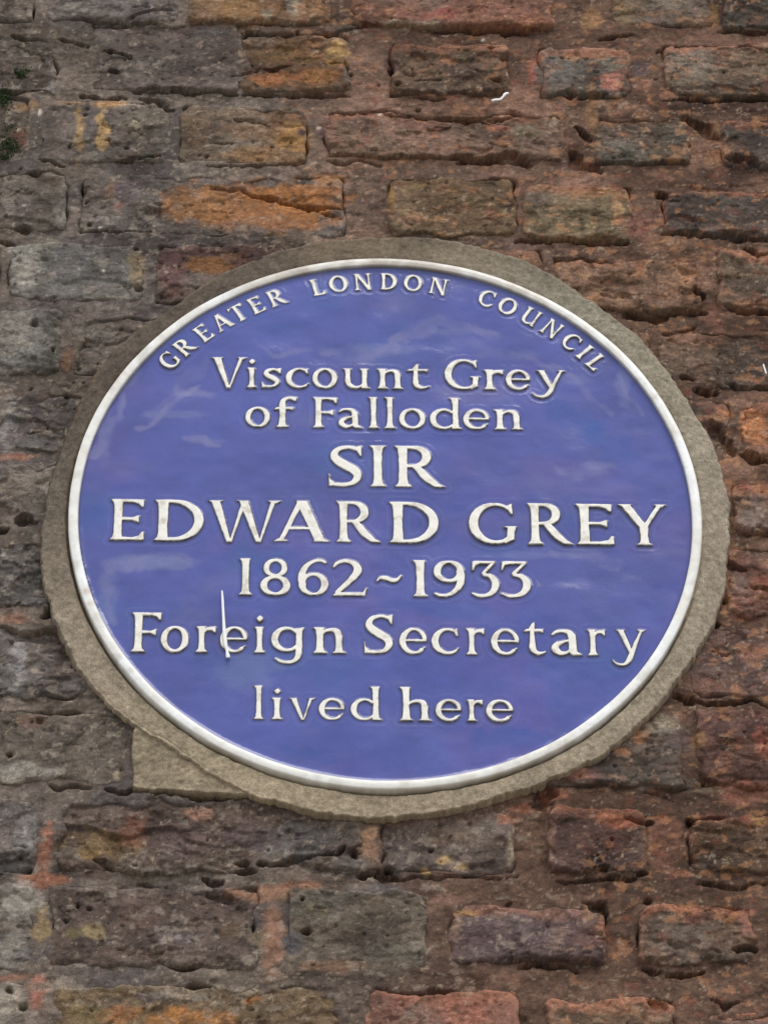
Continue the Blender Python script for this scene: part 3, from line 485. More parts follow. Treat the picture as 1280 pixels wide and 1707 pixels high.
STEP = .00115
rng = np.random.default_rng(5)
JOBS = BRICKS+[('m',)+m_ for m_ in MORE]
for bi, job in enumerate(JOBS):
    far = job[0] == 'm'
    if far: _, x0, x1, z0, z1, hx, orange = job; rgh = 1.
    else: px0, py0, px1, py1, hx, orange, rgh = job
    if not far:
        xm, ym = (px0+px1)/2, (py0+py1)/2
        x0 = float(W(px0, ym, BR)[0]); x1 = float(W(px1, ym, BR)[0]); z1 = float(W(xm, py0, BR)[1]); z0 = float(W(xm, py1, BR)[1])
    corners = [(a_, b_) for a_ in (x0, x1) for b_ in (z0, z1)]
    if max(math.hypot(*c) for c in corners) < .25: continue
    st = STEP*(2.4 if far or px1 < -30 or px0 > 1310 or py1 < -30 or py0 > 1740 else 1)
    nu = max(6, int((x1-x0)/st)+1); nv = max(6, int((z1-z0)/st)+1)
    U, V = np.meshgrid(np.linspace(x0, x1, nu), np.linspace(z0, z1, nv), indexing='ij')
    # outline wander
    eu = (U-x0)/(x1-x0); ev = (V-z0)/(z1-z0)
    X_ = U+.0026*noise(U*0, V, .018, bi % 9, 1, 2)*(1-2*eu)+.001*noise(U, V, .008, 5, 1, 2)
    Z_ = V+.0026*noise(U, V*0, .022, 3+bi % 7, 1, 2)*(1-2*ev)+.0012*noise(U, V, .01, 7, 1, 2)
    du = np.minimum(U-x0, x1-U); dv = np.minimum(V-z0, z1-V)
    R = .010; d = np.minimum(np.minimum(du, dv), R-np.hypot(np.maximum(R-du, 0), np.maximum(R-dv, 0)))
    d = d+(.0027*noise(X_, Z_, .013, 51+bi % 6, 1.3, 3)+.0013*facets(X_, Z_, .006, bi % 9, 1.5))*rgh
    h = rng.uniform(-.0012, .0018)+rng.uniform(-.004, .004)*(eu-.5)+rng.uniform(-.010, .004)*(ev-.5)*.6
    h = h+rgh*(.0016*noise(X_, Z_, .038, 52+bi % 5, 1.3, 2)+.0008*noise(X_, Z_, .012, 53, 2.0, 3))
    w1 = .005*noise(X_, Z_, .009, 65, 1, 3); w2 = .004*noise(X_, Z_, .009, 66, 1, 3)
    h = h+rgh*(.0012*facets(X_+w1, Z_+w2, .011, bi % 11, 2.1)+.0007*facets(X_+w2, Z_+w1, .0052, bi % 7, 1.9)+.00030*facets(X_+w1*.5, Z_+w2*.5, .0026, bi % 5, 1.4))
    # spalled patches: steps where the skin has come off
    sp = noise(X_, Z_, .030, 58+bi % 7, 1.6, 3); h = h-rgh*.0022*sst(.28, .36, sp)
    if rgh > 1.15: h = h-.0018*sst(.25, .6, noise(X_, Z_, .008, 60+bi % 3, 3.4, 3))
    pit = noise(X_, Z_, .0050, 62+bi % 4, 1.5, 3); h = h-.0022*sst(.60, .85, pit)
    rad = .0050
    h = h-(.0046+.0022*rightness(X_, Z_))*np.clip(1-d/rad, 0, 1.8)**2.2
    h = h-sample(cut, X_, Z_)
    edge = np.zeros_like(U, bool); edge[0] = edge[-1] = True; edge[:, 0] = edge[:, -1] = True
    Yv = -h; Yv[edge] = np.maximum(Yv[edge], .022)
    Yv = np.minimum(Yv, .03)
    c = shade(np.broadcast_to(lin_col(hx), U.shape+(3,)).copy(), X_, Z_-1.6*Yv, bi)
    if orange > 0:
        top = (z1-V)/(.011+.007*noise(X_, Z_, .02, 71, 1.5, 2)+.004*noise(X_, Z_, .006, 72, 1.5, 2))
        am = np.clip(orange, 0, 1)*(1-sst(.55, 1.15, top))*sst(-.55, .15, noise(X_, Z_, .028, 73, 2., 2)+.25*orange)
        c = blend(c, '96654d', .85*am)
        side = np.minimum(U-x0, x1-U)/(.006+.003*noise(X_, Z_, .012, 74, 1., 2))
        c = blend(c, '8a6450', .5*np.clip(orange, 0, 1)*(1-sst(.4, 1.2, side)))
    else:
        side = np.minimum(np.minimum(du, dv), 1)/(.0045+.003*noise(X_, Z_, .012, 74, 1., 2))
        c = blend(c, '7b756d', .35*(1-sst(.3, 1.3, side)))
    c = finish(c, X_, Z_, Yv)
    verts = np.stack([X_, Yv, Z_+.05], -1).reshape(-1, 3)
    # close the brick behind: a ring 55 mm back and a back face
    ring = [(i, 0) for i in range(nu)]+[(nu-1, j) for j in range(1, nv)]+[(i, nv-1) for i in range(nu-2, -1, -1)]+[(0, j) for j in range(nv-2, 0, -1)]
    ri = np.array([i*nv+j for i, j in ring]); nr = len(ri); back = verts[ri].copy(); back[:, 1] = .06; cen = back.mean(0, keepdims=True)
    base = len(verts); verts = np.vstack([verts, back, cen]); k = np.arange(nr); k2 = (k+1) % nr
    sides = np.stack([ri[k2], ri[k], base+k, base+k2], -1)
    cap = np.stack([base+k2, base+k, np.full(nr, base+nr), np.full(nr, base+nr)], -1)
    faces = np.vstack([grid_faces(nu, nv), sides])
    cc_ = np.vstack([c.reshape(-1, 3), c.reshape(-1, 3)[ri], c.reshape(-1, 3)[:1]])
    mesh_obj('brick', verts, faces, M_BRICK, wall, True, cc_)

# the mortar: one sheet, left out where it would be deep inside a brick or behind the plaque
st = .0013
mx_ = np.arange(-.36, .36, st); mz_ = np.arange(-.60, .64, st)
U, V = np.meshgrid(mx_, mz_, indexing='ij'); keep = np.hypot(U, V) > .243; inside = np.full(U.shape, -1.)
for (px0, py0, px1, py1, *_r) in BRICKS:
    xm, ym = (px0+px1)/2, (py0+py1)/2
    x0 = float(W(px0, ym, BR)[0]); x1 = float(W(px1, ym, BR)[0]); z1 = float(W(xm, py0, BR)[1]); z0 = float(W(xm, py1, BR)[1]); q = .020
    inside = np.maximum(inside, np.minimum(np.minimum(U-x0, x1-U), np.minimum(V-z0, z1-V)))
    keep &= ~((U > x0+q) & (U < x1-q) & (V > z0+q) & (V < z1-q))
h = mortar_height(U, V)-sample(cut, U, V)*1.1-.024*sst(.004, .013, inside+.0085*noise(U, V, .022, 17, 1.6, 3))
c = finish(mortar_colour(U, V+1.6*h), U, V, -h)
F = grid_faces(*U.shape); kf = keep.reshape(-1)[F].any(1); F = F[kf]
used = np.unique(F); remap = np.full(U.size, -1); remap[used] = np.arange(len(used))
# (coarser beyond the photograph's edges)
parts_v, parts_f, parts_c, off_ = [np.stack([U, -h, V+.05], -1).reshape(-1, 3)[used]], [remap[F]], [c.reshape(-1, 3)[used]], len(used)
XA, XB, ZA, ZB = mx_[0]+.0005, mx_[-1]-.0005, mz_[0]+.0005, mz_[-1]-.0005
for (xa, xb, za, zb) in [(-.84, XA, -.76, .78), (XB, .84, -.76, .78), (XA, XB, -.76, ZA), (XA, XB, ZB, .78)]:
    U2, V2 = np.meshgrid(np.linspace(xa, xb, int((xb-xa)/.003)+2), np.linspace(za, zb, int((zb-za)/.003)+2), indexing='ij')
    h2 = mortar_height(U2, V2)-.0008-sample(cut, U2, V2)
    c2 = finish(mortar_colour(U2, V2), U2, V2)
    parts_v.append(np.stack([U2, -h2, V2+.05], -1).reshape(-1, 3)); parts_f.append(grid_faces(*U2.shape)+off_); parts_c.append(c2.reshape(-1, 3)); off_ += U2.size
mortar = mesh_obj('mortar', np.vstack(parts_v), np.vstack(parts_f), M_MORTAR, wall, True, np.vstack(parts_c))
# ================================================================ cement collar round the plaque
RO, RI = .2475, .2393
OUTL = [(64,929),(70,844),(82,790),(92,765),(125,670),(185,570),(235,535),(280,510),(340,467),(400,437),(475,410),(560,395),(640,389),(720,391),(800,404),(870,428),(930,458),(980,492),(1040,530),(1092,575),(1125,622),(1165,685),(1200,750),(1216,807),(1218,893),(1216,940),(1208,990),(1190,1040),(1162,1088),(1125,1142),(1067,1208),(1017,1250),(930,1297),(880,1313),(780,1344),(690,1361),(600,1363),(520,1352),(460,1338),(400,1318),(350,1292),(275,1238),(217,1207),(150,1140),(100,1057),(75,990)]
ox, oz = W(*np.array(OUTL, float).T, .005)
oth = np.arctan2(oz, ox); orr = np.hypot(ox, oz); o_ = np.argsort(oth); oth, orr = oth[o_], orr[o_]
nth, nr = 1500, 34
th = np.linspace(-math.pi, math.pi, nth, endpoint=False)
ro = np.interp(th, np.r_[oth-2*math.pi, oth, oth+2*math.pi], np.tile(orr, 3))
kern = np.hanning(41); kern /= kern.sum(); ro = np.convolve(np.r_[ro[-20:], ro, ro[:20]], kern, 'valid')
ro = ro+.0014*noise(ro*np.cos(th), ro*np.sin(th), .014, 81, 1, 3)+.0004*facets(ro*np.cos(th), ro*np.sin(th), .004, 2)+.0045*sst(.55, .95, np.sin(th))
s_ = np.r_[0, .35, .7, 1.1, 1.6, 2.2]*.001                       # groove beside the rim, then the collar's face
t_ = np.linspace(0, 1, nr-len(s_))**.9
T, _ = np.meshgrid(th, np.arange(nr), indexing='ij')
Rr = np.empty((nth, nr)); Rr[:, :len(s_)] = RO+s_; Rr[:, len(s_):] = (RO+.0030)+(ro-RO-.0030)[:, None]*t_
X_ = Rr*np.cos(T); Z_ = Rr*np.sin(T)
low = sst(.25, -.6, np.sin(T)+.25*np.cos(T))                      # how open the groove is: clear below, smeared full above
edge_d = ro[:, None]-Rr; in_d = Rr-RO
Y_ = .0042+.0030*sst(0, .024, in_d)+.0012*noise(X_, Z_, .05, 82, 1, 2)+.0005*noise(X_, Z_, .012, 83, 1, 3)+.00030*noise(X_, Z_, .003, 84, 1, 2)+.00035*facets(X_, Z_, .006, 4, 1, 1)*(.5+sst(-.2, .6, np.sin(T)))
Y_ = Y_+(.0045*low+.0008)*(1-sst(.0008, .0028, in_d+.0005*noise(X_, Z_, .01, 85, 1, 2)))
soft = .0022+.0035*sst(-.3, .6, np.sin(T)); edge_w = edge_d+.0012*noise(X_, Z_+Y_*3, .004, 97, 1, 2)*sst(.008, 0, edge_d); Y_ = Y_+.013*np.clip(1-edge_w/soft, 0, 1.2)**2.2
band = sst(.2, .75, np.sin(T)-.2*np.cos(T))*(1-sst(.0045, .0075, edge_d)); Y_ = Y_+.0022*band
cut_l = np.exp(-((T+2.35)/.35)**2)*(1-sst(.0, .0012, np.abs(edge_d-.0035)))*.0006; Y_ = Y_+cut_l
Y_[:, -1] = .024
def ring_col(T):
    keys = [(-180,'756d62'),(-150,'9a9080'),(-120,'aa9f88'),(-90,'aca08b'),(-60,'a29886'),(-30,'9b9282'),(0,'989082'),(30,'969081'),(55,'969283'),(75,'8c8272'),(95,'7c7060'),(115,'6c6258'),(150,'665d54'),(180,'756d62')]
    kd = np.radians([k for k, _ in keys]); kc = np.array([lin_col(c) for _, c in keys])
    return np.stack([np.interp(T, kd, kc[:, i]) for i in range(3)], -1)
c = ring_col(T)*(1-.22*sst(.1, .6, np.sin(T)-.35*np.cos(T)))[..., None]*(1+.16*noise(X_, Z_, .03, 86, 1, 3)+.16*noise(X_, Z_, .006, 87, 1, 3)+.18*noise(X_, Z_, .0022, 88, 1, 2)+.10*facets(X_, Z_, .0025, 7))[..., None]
c = c*np.array([1.05, .985, .93]); c = blend(c, '86705a', .6*band*sst(-.6, .4, noise(X_, Z_, .012, 89, 1, 2)))
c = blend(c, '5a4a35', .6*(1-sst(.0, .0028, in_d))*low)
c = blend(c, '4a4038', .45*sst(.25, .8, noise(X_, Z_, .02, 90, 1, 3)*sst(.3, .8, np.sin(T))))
collar = empty('cement_collar', 'rough grey-brown cement collar bedded round the rim of the blue plaque', 'cement collar', (0, .008, 0))
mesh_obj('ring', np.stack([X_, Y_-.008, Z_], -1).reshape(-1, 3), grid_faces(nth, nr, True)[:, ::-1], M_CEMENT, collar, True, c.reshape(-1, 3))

# the wedge of cement filling the missing brick corner at lower left
PP = np.array([(221,1203),(217,1235),(219,1270),(218,1312),(260,1317),(320,1320),(400,1326),(425,1322),(400,1300),(345,1262),(270,1215)], float)
pxw, pzw = W(PP[:, 0], PP[:, 1], .007); pw = np.column_stack([pxw, pzw])
u_ = np.arange(pxw.min()-.003, pxw.max()+.003, .0009); v_ = np.arange(pzw.min()-.003, pzw.max()+.003, .0009)
U, V = np.meshgrid(u_, v_, indexing='ij'); d = poly_sdf(U, V, pw)+.0010*noise(U, V, .008, 91, 1, 3)
Yp = .0092+.0012*noise(U, V, .02, 92, 1, 3)+.0008*noise(U, V, .005, 93, 1, 2)+.0006*facets(U, V, .005, 9)+.014*np.clip(1+d/.0016, 0, 1)**1.8
F = grid_faces(*U.shape); F = F[(d.reshape(-1)[F] < .0006).all(1)]; used = np.unique(F); rm = np.full(U.size, -1); rm[used] = np.arange(len(used))
c = np.broadcast_to(lin_col('94866f'), U.shape+(3,))*(1+.18*noise(U, V, .015, 94, 1, 3)+.24*noise(U, V, .003, 95, 1, 2)+.14*facets(U, V, .003, 8))[..., None]
c = blend(c, 'a89680', .5*sst(.2, .7, noise(U, V, .01, 96, 1, 2)))
o = mesh_obj('corner_fillet', np.stack([U, Yp-.008, V], -1).reshape(-1, 3)[used], rm[F], M_CEMENT, collar, True, c.reshape(-1, 3)[used])
o['label'] = 'sandy triangular cement patch filling the brick corner at the lower left of the collar'

# ================================================================ the plaque
plaque = empty('plaque', 'round blue glazed plaque with white rim and raised white lettering on the brick wall', 'plaque', (0, .0035, 0))
FACE = .0038                        # the blue face lies this far behind the rim's crown

# lettering: (character, left px, right px) on lines (baseline px at two xs, capital height in px at the middle)
LINES = [
 (((400,644.5),(850,648.2)), 50, [('V',351,410),('i',411,427.5),('s',435.5,468),('c',476,514.5),('o',520.5,562),('u',571,616.5),('n',628.5,672),('t',678,716),('G',741,800.5),('r',806.5,839.5),('e',843.5,884),('y',887,944)], 'letter'),
 (((530,711.5),(860,715)), 50.5, [('o',408.5,449.5),('f',456,494.5),('F',521,562),('a',563.5,604),('l',613.5,632),('l',640.5,659.5),('o',665,709.5),('d',716,770),('e',772,816),('n',823.5,871.5)], 'letter'),
 (((600,810),(740,811)), 68.5, [('S',547,603.5),('I',616.5,643.5),('R',658,742)], 'letter'),
 (((205,899),(1080,907.5)), 68, [('E',182,240),('D',255.5,339.5),('W',345,467.5),('A',455,549.5),('R',560,634.5),('D',648.5,732.5),('G',781.5,863),('R',880.5,955.5),('E',961.5,1024.5),('Y',1032.5,1114)], 'letter'),
 (((410,990.5),(860,995)), 60.5, [('1',398,419.5),('8',433,484),('6',496,547.5),('2',554.5,612),('~',627.5,670),('1',688.5,713.5),('9',723,776),('3',786,833),('3',834.5,886.5)], 'digit'),
 (((230,1085.5),(995,1092)), 65.5, [('F',217.5,267.5),('o',267.5,313.5),('r',325.5,359),('e',366.5,412),('i',423,441.5),('g',451.5,506.5),('n',521.5,576.5),('S',606.5,655),('e',666,712),('c',719.5,765.5),('r',777.5,808.5),('e',819,866),('t',873.5,910.5),('a',919,971),('r',980,1010.5),('y',1020.5,1078)], 'letter'),
 (((430,1198.5),(800,1201.5)), 54.5, [('l',422,439.5),('i',452,471),('v',480.5,526),('e',531,574.5),('d',584,636.5),('h',666,719.5),('e',726,769.5),('r',778.5,805.5),('e',810.5,856)], 'letter')]
ARCS = [('GREATER', [(282,599),(309.6,576.7),(340,555),(371,537.7),(394.5,518),(426.8,507.4),(461,493.7)]),
        ('LONDON', [(528.5,475.4),(563.3,470),(604.4,467),(647.7,463.8),(688.8,467),(732,471)]),
        ('COUNCIL', [(812.8,492.8),(847.5,507),(886,524.7),(921.6,544.4),(953.4,566.9),(975,584.7),(993.8,602.5)])]
jobs = []                           # (character, x, z of the glyph's lower left corner, angle, metres per unit across, up, name)
LD = .0018
for ((bx0, by0), (bx1, by1)), caph, chars, kind in LINES:
    xm = sum(c_[1]+c_[2] for c_ in chars)/2/len(chars)
    yb = by0+(by1-by0)*(xm-bx0)/(bx1-bx0); s = float(W(xm, yb-caph, LD)[1]-W(xm, yb, LD)[1])
    for ch, l, r in chars:
        yb = by0+(by1-by0)*((l+r)/2-bx0)/(bx1-bx0)
        xl, zb = map(float, W(l, yb, LD)); xr = float(W(r, yb, LD)[0]); lo, hi = glyph_bounds(ch)
        jobs.append((ch, xl, zb, 0., (xr-xl)/(hi-lo), s, 'dash' if ch == '~' else kind))
for word, pts in ARCS:
    for ch, p in zip(word, pts):
        x, z = map(float, W(*p, LD)); th_ = math.atan2(x, z); s = .0160; sx = s*(.93 if ch not in 'GCOD' else .90)
        lo, hi = glyph_bounds(ch); rb = .2250-s/2; wd_ = (hi-lo)*sx
        c0, s0 = math.cos(-th_), math.sin(-th_)
        bx, bz = rb*math.sin(th_), rb*math.cos(th_)
        jobs.append((ch, bx-c0*wd_/2, bz-s0*wd_/2, -th_, sx, s, 'letter'))

FS = .001; fx = np.arange(-.241, .2412, FS); FX, FZ = np.meshgrid(fx, fx, indexing='ij'); fsd = np.full(FX.shape, .05)
for ch, x, z, ang, sx, s, name in jobs:
    lo, hi = glyph_bounds(ch); wd_ = (hi-lo)*sx; ca, sa = math.cos(ang), math.sin(ang)
    g = .00042 if s > .02 else .00032
    bottom = -.30*s if ch in 'gy' else -.04*s
    u = np.arange(-3*g, wd_+3*g, g); v = np.arange(bottom-2*g, 1.08*s+3*g, g); U, V = np.meshgrid(u, v, indexing='ij')
    wob = .00018*noise(U+x, V+z, .006, 101, 1, 2)
    d = glyph_sdf(ch, U, V, sx, s)+wob-(.00015 if s > .02 else .00040)
    gu, gv = np.gradient(d, g); gl = np.hypot(gu, gv)+1e-6
    F = grid_faces(*U.shape); df = d.reshape(-1)[F]; F = F[(df < 0).any(1)]
    out_ = d > 0; k = np.where(out_, np.minimum(d, g*1.5)/gl**2, 0); U2 = U-gu*k; V2 = V-gv*k
    dep = np.maximum(-d, 0); rr = .0008 if s > .02 else .0006; Hh = .0016 if s > .02 else .0013
    t = np.clip(dep/rr, 0, 1); y = -Hh*np.sqrt(1-(1-t)**2)-.00012*noise(U+x, V+z, .005, 102, 1, 2)+.0006*out_
    grime = sst(.00065, .0001, dep+.0003*noise(U+x, V+z, .003, 103, 1, 2))
    col = np.broadcast_to(lin_col('f3efe4'), U.shape+(3,)).copy()
    col = blend(col, 'c2b5a4', .6*sst(.1, .8, noise(U+x, V+z, .006, 104, 1, 3))); col = blend(col, '574c43', .9*grime)
    used = np.unique(F); rm = np.full(U.size, -1); rm[used] = np.arange(len(used))
    XX = x+ca*U2-sa*V2; ZZ = z+sa*U2+ca*V2
    mesh_obj(name, np.stack([XX, y+FACE-.0035, ZZ], -1).reshape(-1, 3)[used], rm[F], M_WHITE, plaque, True, col.reshape(-1, 3)[used])
    # distance to this letter on the face's own grid
    cx_, cz_ = x+ca*wd_/2-sa*s/2, z+sa*wd_/2+ca*s/2; rad = math.hypot(wd_, s*1.4)/2+.012
    i0, i1 = max(0, int((cx_-rad-fx[0])/FS)), min(len(fx), int((cx_+rad-fx[0])/FS)+2); j0, j1 = max(0, int((cz_-rad-fx[0])/FS)), min(len(fx), int((cz_+rad-fx[0])/FS)+2)
    A = FX[i0:i1, j0:j1]-x; B = FZ[i0:i1, j0:j1]-z
    fsd[i0:i1, j0:j1] = np.minimum(fsd[i0:i1, j0:j1], glyph_sdf(ch, A*ca+B*sa, -A*sa+B*ca, sx, s))

# the blue face: the glaze runs up against letters and rim and pools in a faint ridge a few millimetres off
R_ = np.hypot(FX, FZ); sd_ = np.maximum(fsd, 0)
yf = FACE-.0004*np.exp(-sd_/.0004)-.00008*np.exp(-((sd_-.0045)/.0009)**2)*(1+.5*noise(FX, FZ, .03, 111, 1, 2))
yf = yf+.0012*noise(FX, FZ, .075, 112, 1.6, 2)+.00022*noise(FX, FZ, .016, 113, 1.5, 2)-.0010*np.exp(-np.maximum(RI-R_, 0)/.0016)
c = np.broadcast_to(np.array([.076, .092, .335]), FX.shape+(3,)).copy()
n1 = noise(FX, FZ, .07, 114, 1.6, 3); n2 = noise(FX, FZ, .02, 115, 1.5, 3)
c = c*(1+.12*n1+.09*n2+.06*noise(FX, FZ, .006, 134, 1.3, 3))[..., None]
c = blend(c, np.array([.052, .10, .33]), .55*sst(.25, .8, noise(FX, FZ, .045, 116, 1.4, 3)))
c = blend(c, np.array([.115, .092, .32]), .5*sst(.1, .7, noise(FX, FZ, .05, 135, 1.3, 3)))
c = blend(c, np.array([.15, .15, .34]), .40*sst(.3, .9, noise(FX, FZ, .03, 117, 2.2, 4)))
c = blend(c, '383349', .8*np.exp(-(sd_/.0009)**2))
c = blend(c, np.array([.17, .20, .46]), .22*np.exp(-((sd_-.0044)/.0006)**2)*sst(-.5, .4, noise(FX, FZ, .02, 118, 1, 2)))  # pale contour painted on where the glaze ridge reflects the sky
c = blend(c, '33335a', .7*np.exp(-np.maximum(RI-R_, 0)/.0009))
# pale bloom and glaze mottling, with sky reflections painted into the blue colour
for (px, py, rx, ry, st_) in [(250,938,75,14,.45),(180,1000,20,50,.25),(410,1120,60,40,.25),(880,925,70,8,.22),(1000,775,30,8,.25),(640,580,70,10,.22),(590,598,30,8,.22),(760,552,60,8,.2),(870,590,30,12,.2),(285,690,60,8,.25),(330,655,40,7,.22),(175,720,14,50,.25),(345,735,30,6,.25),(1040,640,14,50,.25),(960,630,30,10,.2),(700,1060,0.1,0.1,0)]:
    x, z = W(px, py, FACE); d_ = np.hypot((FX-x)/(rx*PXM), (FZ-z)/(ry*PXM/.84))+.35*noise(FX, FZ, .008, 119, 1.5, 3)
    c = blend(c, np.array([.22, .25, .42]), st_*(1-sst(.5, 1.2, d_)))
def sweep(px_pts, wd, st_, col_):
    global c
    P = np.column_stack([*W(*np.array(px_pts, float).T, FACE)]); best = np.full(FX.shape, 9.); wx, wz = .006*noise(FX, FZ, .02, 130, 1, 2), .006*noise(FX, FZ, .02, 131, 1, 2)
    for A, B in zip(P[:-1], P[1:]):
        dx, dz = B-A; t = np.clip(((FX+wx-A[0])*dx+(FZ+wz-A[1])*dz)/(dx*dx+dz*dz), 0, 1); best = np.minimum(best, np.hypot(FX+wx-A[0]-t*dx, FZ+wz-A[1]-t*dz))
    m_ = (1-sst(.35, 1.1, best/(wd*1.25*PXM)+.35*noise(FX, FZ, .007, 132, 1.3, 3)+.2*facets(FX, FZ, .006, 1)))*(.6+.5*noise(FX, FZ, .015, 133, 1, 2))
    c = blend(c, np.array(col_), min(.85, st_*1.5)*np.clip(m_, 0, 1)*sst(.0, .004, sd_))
PALE, DEEP = (.20, .20, .40), (.035, .085, .34)  # pale sweeps: painted sky reflections and glaze streaks; deep ones: cobalt patches
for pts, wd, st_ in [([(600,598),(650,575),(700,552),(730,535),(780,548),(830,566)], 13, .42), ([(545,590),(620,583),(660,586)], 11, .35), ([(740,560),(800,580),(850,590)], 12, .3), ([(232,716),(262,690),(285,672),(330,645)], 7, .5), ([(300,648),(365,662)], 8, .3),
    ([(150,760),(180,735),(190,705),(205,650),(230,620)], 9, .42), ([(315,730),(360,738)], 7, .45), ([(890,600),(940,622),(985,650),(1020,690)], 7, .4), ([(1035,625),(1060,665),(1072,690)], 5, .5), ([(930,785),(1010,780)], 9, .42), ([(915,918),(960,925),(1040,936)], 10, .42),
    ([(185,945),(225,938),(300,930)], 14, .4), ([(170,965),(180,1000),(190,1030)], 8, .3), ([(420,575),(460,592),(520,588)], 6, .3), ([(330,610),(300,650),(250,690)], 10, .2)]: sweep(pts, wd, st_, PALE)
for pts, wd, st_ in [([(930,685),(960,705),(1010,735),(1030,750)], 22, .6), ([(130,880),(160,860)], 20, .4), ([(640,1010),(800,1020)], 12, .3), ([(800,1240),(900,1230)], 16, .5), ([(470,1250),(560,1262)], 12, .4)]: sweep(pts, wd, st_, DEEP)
F = grid_faces(*FX.shape); F = F[(R_.reshape(-1)[F] < RI+.0012).all(1)]; used = np.unique(F); rm = np.full(FX.size, -1); rm[used] = np.arange(len(used))
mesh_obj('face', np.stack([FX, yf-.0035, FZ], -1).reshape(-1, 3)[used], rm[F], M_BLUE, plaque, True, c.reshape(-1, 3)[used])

# the white rim
prof = [(RI+.0000, .0062), (RI+.0001, .0024), (RI+.0003, .0010), (RI+.0007, .0003), (RI+.0015, 0), (RI+.0040, -.0001), (RO-.0016, 0), (RO-.0008, .0004), (RO-.0003, .0013), (RO, .0030), (RO, .014)]
nt_ = 1600; th = np.linspace(-math.pi, math.pi, nt_, endpoint=False); P = np.array(prof)
T, Q = np.meshgrid(th, np.arange(len(P)), indexing='ij'); Rr = P[Q, 0]+.00028*noise(np.cos(T)*.24, np.sin(T)*.24, .03, 121, 1, 3)
X_ = Rr*np.cos(T); Z_ = Rr*np.sin(T); Y_ = P[Q, 1]+.00025*noise(X_, Z_, .02, 122, 1, 3)
c = np.broadcast_to(lin_col('f8f8f5'), X_.shape+(3,)).copy()
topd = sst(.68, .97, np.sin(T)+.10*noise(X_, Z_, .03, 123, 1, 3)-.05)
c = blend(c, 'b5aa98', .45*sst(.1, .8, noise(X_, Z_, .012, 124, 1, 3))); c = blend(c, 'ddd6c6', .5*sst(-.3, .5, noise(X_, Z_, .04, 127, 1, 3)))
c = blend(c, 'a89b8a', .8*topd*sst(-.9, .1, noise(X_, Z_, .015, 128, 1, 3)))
c = c*(1+.05*noise(X_, Z_, .003, 125, 1, 2))[..., None]
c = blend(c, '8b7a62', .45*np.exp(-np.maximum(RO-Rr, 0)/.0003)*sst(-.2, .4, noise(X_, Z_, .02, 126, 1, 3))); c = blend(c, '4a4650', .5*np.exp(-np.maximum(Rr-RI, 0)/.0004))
x, z = W(145, 985, 0); c = blend(c, 'b08a5a', .6*np.exp(-(np.hypot(X_-x, Z_-z)/.004)**2)); x, z = W(152, 1005, 0); c = blend(c, 'a9906c', .5*np.exp(-(np.hypot(X_-x, Z_-z)/.003)**2))
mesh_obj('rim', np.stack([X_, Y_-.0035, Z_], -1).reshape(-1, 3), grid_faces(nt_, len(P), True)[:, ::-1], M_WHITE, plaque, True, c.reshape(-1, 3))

# ================================================================ small things caught on plaque and wall
def tube(name, pts, label, cat, lift, sides=10):
    """a thin solid strand through photograph points (x, y, width in px)"""
    Q_ = catmull([(*map(float, W(p[0], p[1], lift)), p[2]*PXM/2) for p in pts], 8); vs = []; n = len(Q_)
    for i, (x, z, r) in enumerate(Q_):
        a_ = Q_[max(0, i-1)]; b_ = Q_[min(n-1, i+1)]; tx, tz = b_[0]-a_[0], b_[1]-a_[1]; l_ = math.hypot(tx, tz)+1e-9; tx, tz = tx/l_, tz/l_
        if i in (0, n-1): r = r*.25
        for k_ in range(sides):
            q = 2*math.pi*k_/sides; vs.append((x+tz*r*math.cos(q), lift+.6*r*math.sin(q), z-tx*r*math.cos(q)))
    vs.append((Q_[0][0], lift, Q_[0][1])); vs.append((Q_[-1][0], lift, Q_[-1][1]))
    fs = []
    for i in range(n-1):
        for k_ in range(sides): fs.append((i*sides+k_, i*sides+(k_+1) % sides, (i+1)*sides+(k_+1) % sides, (i+1)*sides+k_))
    org = np.array([Q_[-1][0], lift, Q_[-1][1]]); vs = np.array(vs)-org
    o = mesh_obj(name, vs, fs, M_STREAK, None); o.location = org; o['label'] = label; o['category'] = cat
    return o
tube('white_streak', [(370,984,2.5),(371,1000,4.2),(372.5,1030,4.6),(374,1055,6),(376,1075,6.5),(378,1084,4),(379.5,1092,6.5),(380.5,1097,7)], 'thin bright white dribble down the blue plaque, crossing the e of Foreign', 'dribble', .0010)
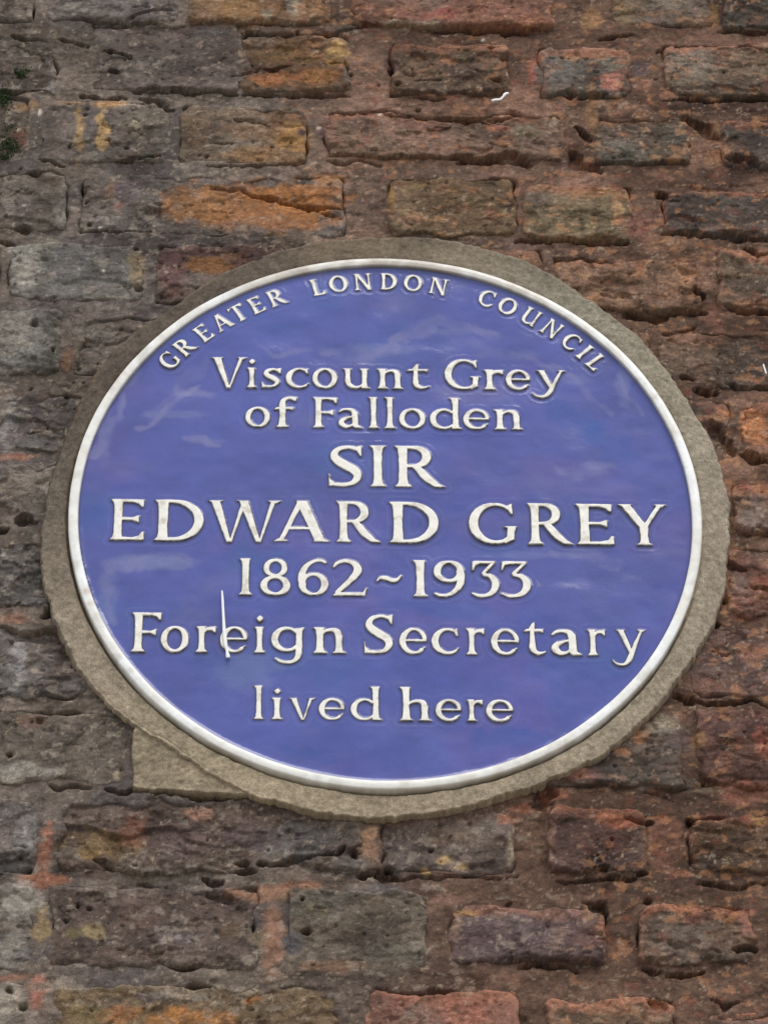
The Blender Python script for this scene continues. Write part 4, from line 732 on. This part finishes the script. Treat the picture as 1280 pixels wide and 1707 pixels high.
tube('bird_dropping', [(819,167,4),(826,165.5,5),(833,165,5),(838,161,4),(842,156,6),(848,154,4)], 'small bright white curled fleck on the bricks above the plaque', 'fleck', .0090)
tube('cobweb_thread', [(1272,606,2.5),(1274,613,3),(1277,623,3)], 'tiny white thread on the brick at the right edge of the photo', 'thread', .0085)

# moss in the joint at upper left: hundreds of tiny leaves, nobody could count them
mr_ = np.random.default_rng(3); vs = []; fs = []; cs = []
for (px, py, rx, ry, n_) in [(5,160,14,12,90),(33,124,10,7,110),(18,245,16,13,340),(8,262,12,6,120),(5,170,10,20,90),(14,215,12,10,50),(45,118,8,4,30)]:
    for _ in range(n_):
        g1, g2 = np.clip(mr_.normal(0, .5, 2), -1.2, 1.2); x, z = map(float, W(px+rx*g1, py+ry*g2, BR)); y = BR+.003-mr_.uniform(0, .006)
        for _k in range(2):
            a_, t_2 = mr_.uniform(0, 2*math.pi), mr_.uniform(.2, 1.2); L_ = mr_.uniform(.0009, .0024); dv_ = np.array([math.cos(a_)*math.cos(t_2), -math.sin(t_2), math.sin(a_)*math.cos(t_2)])
            sd_v = np.cross(dv_, [.3, .9, .2]); sd_v = sd_v/np.linalg.norm(sd_v)*L_*.28; p = np.array([x, y, z]); b0 = len(vs)
            vs += [p-sd_v*.5, p+sd_v*.5, p+dv_*L_*.6+sd_v, p+dv_*L_*.6-sd_v, p+dv_*L_]; fs += [(b0, b0+1, b0+2, b0+3), (b0+3, b0+2, b0+4, b0+4)]
            g_ = mr_.uniform(.5, 1.5); cs += [np.array([.026, .050, .014])*g_]*5
vs = np.array(vs); me = bpy.data.meshes.new('moss'); me.from_pydata([tuple(v) for v in vs], [], [tuple(dict.fromkeys(f)) for f in fs]); me.update()
at = me.color_attributes.new('tint', 'FLOAT_COLOR', 'POINT'); at.data.foreach_set('color', np.column_stack([np.array(cs), np.ones(len(cs))]).astype(np.float32).ravel())
me.materials.append(M_MOSS); moss = bpy.data.objects.new('moss', me); scene.collection.objects.link(moss)
moss['kind'] = 'stuff'; moss['label'] = 'small tufts of green moss in the brick joints at the upper left'; moss['category'] = 'moss'
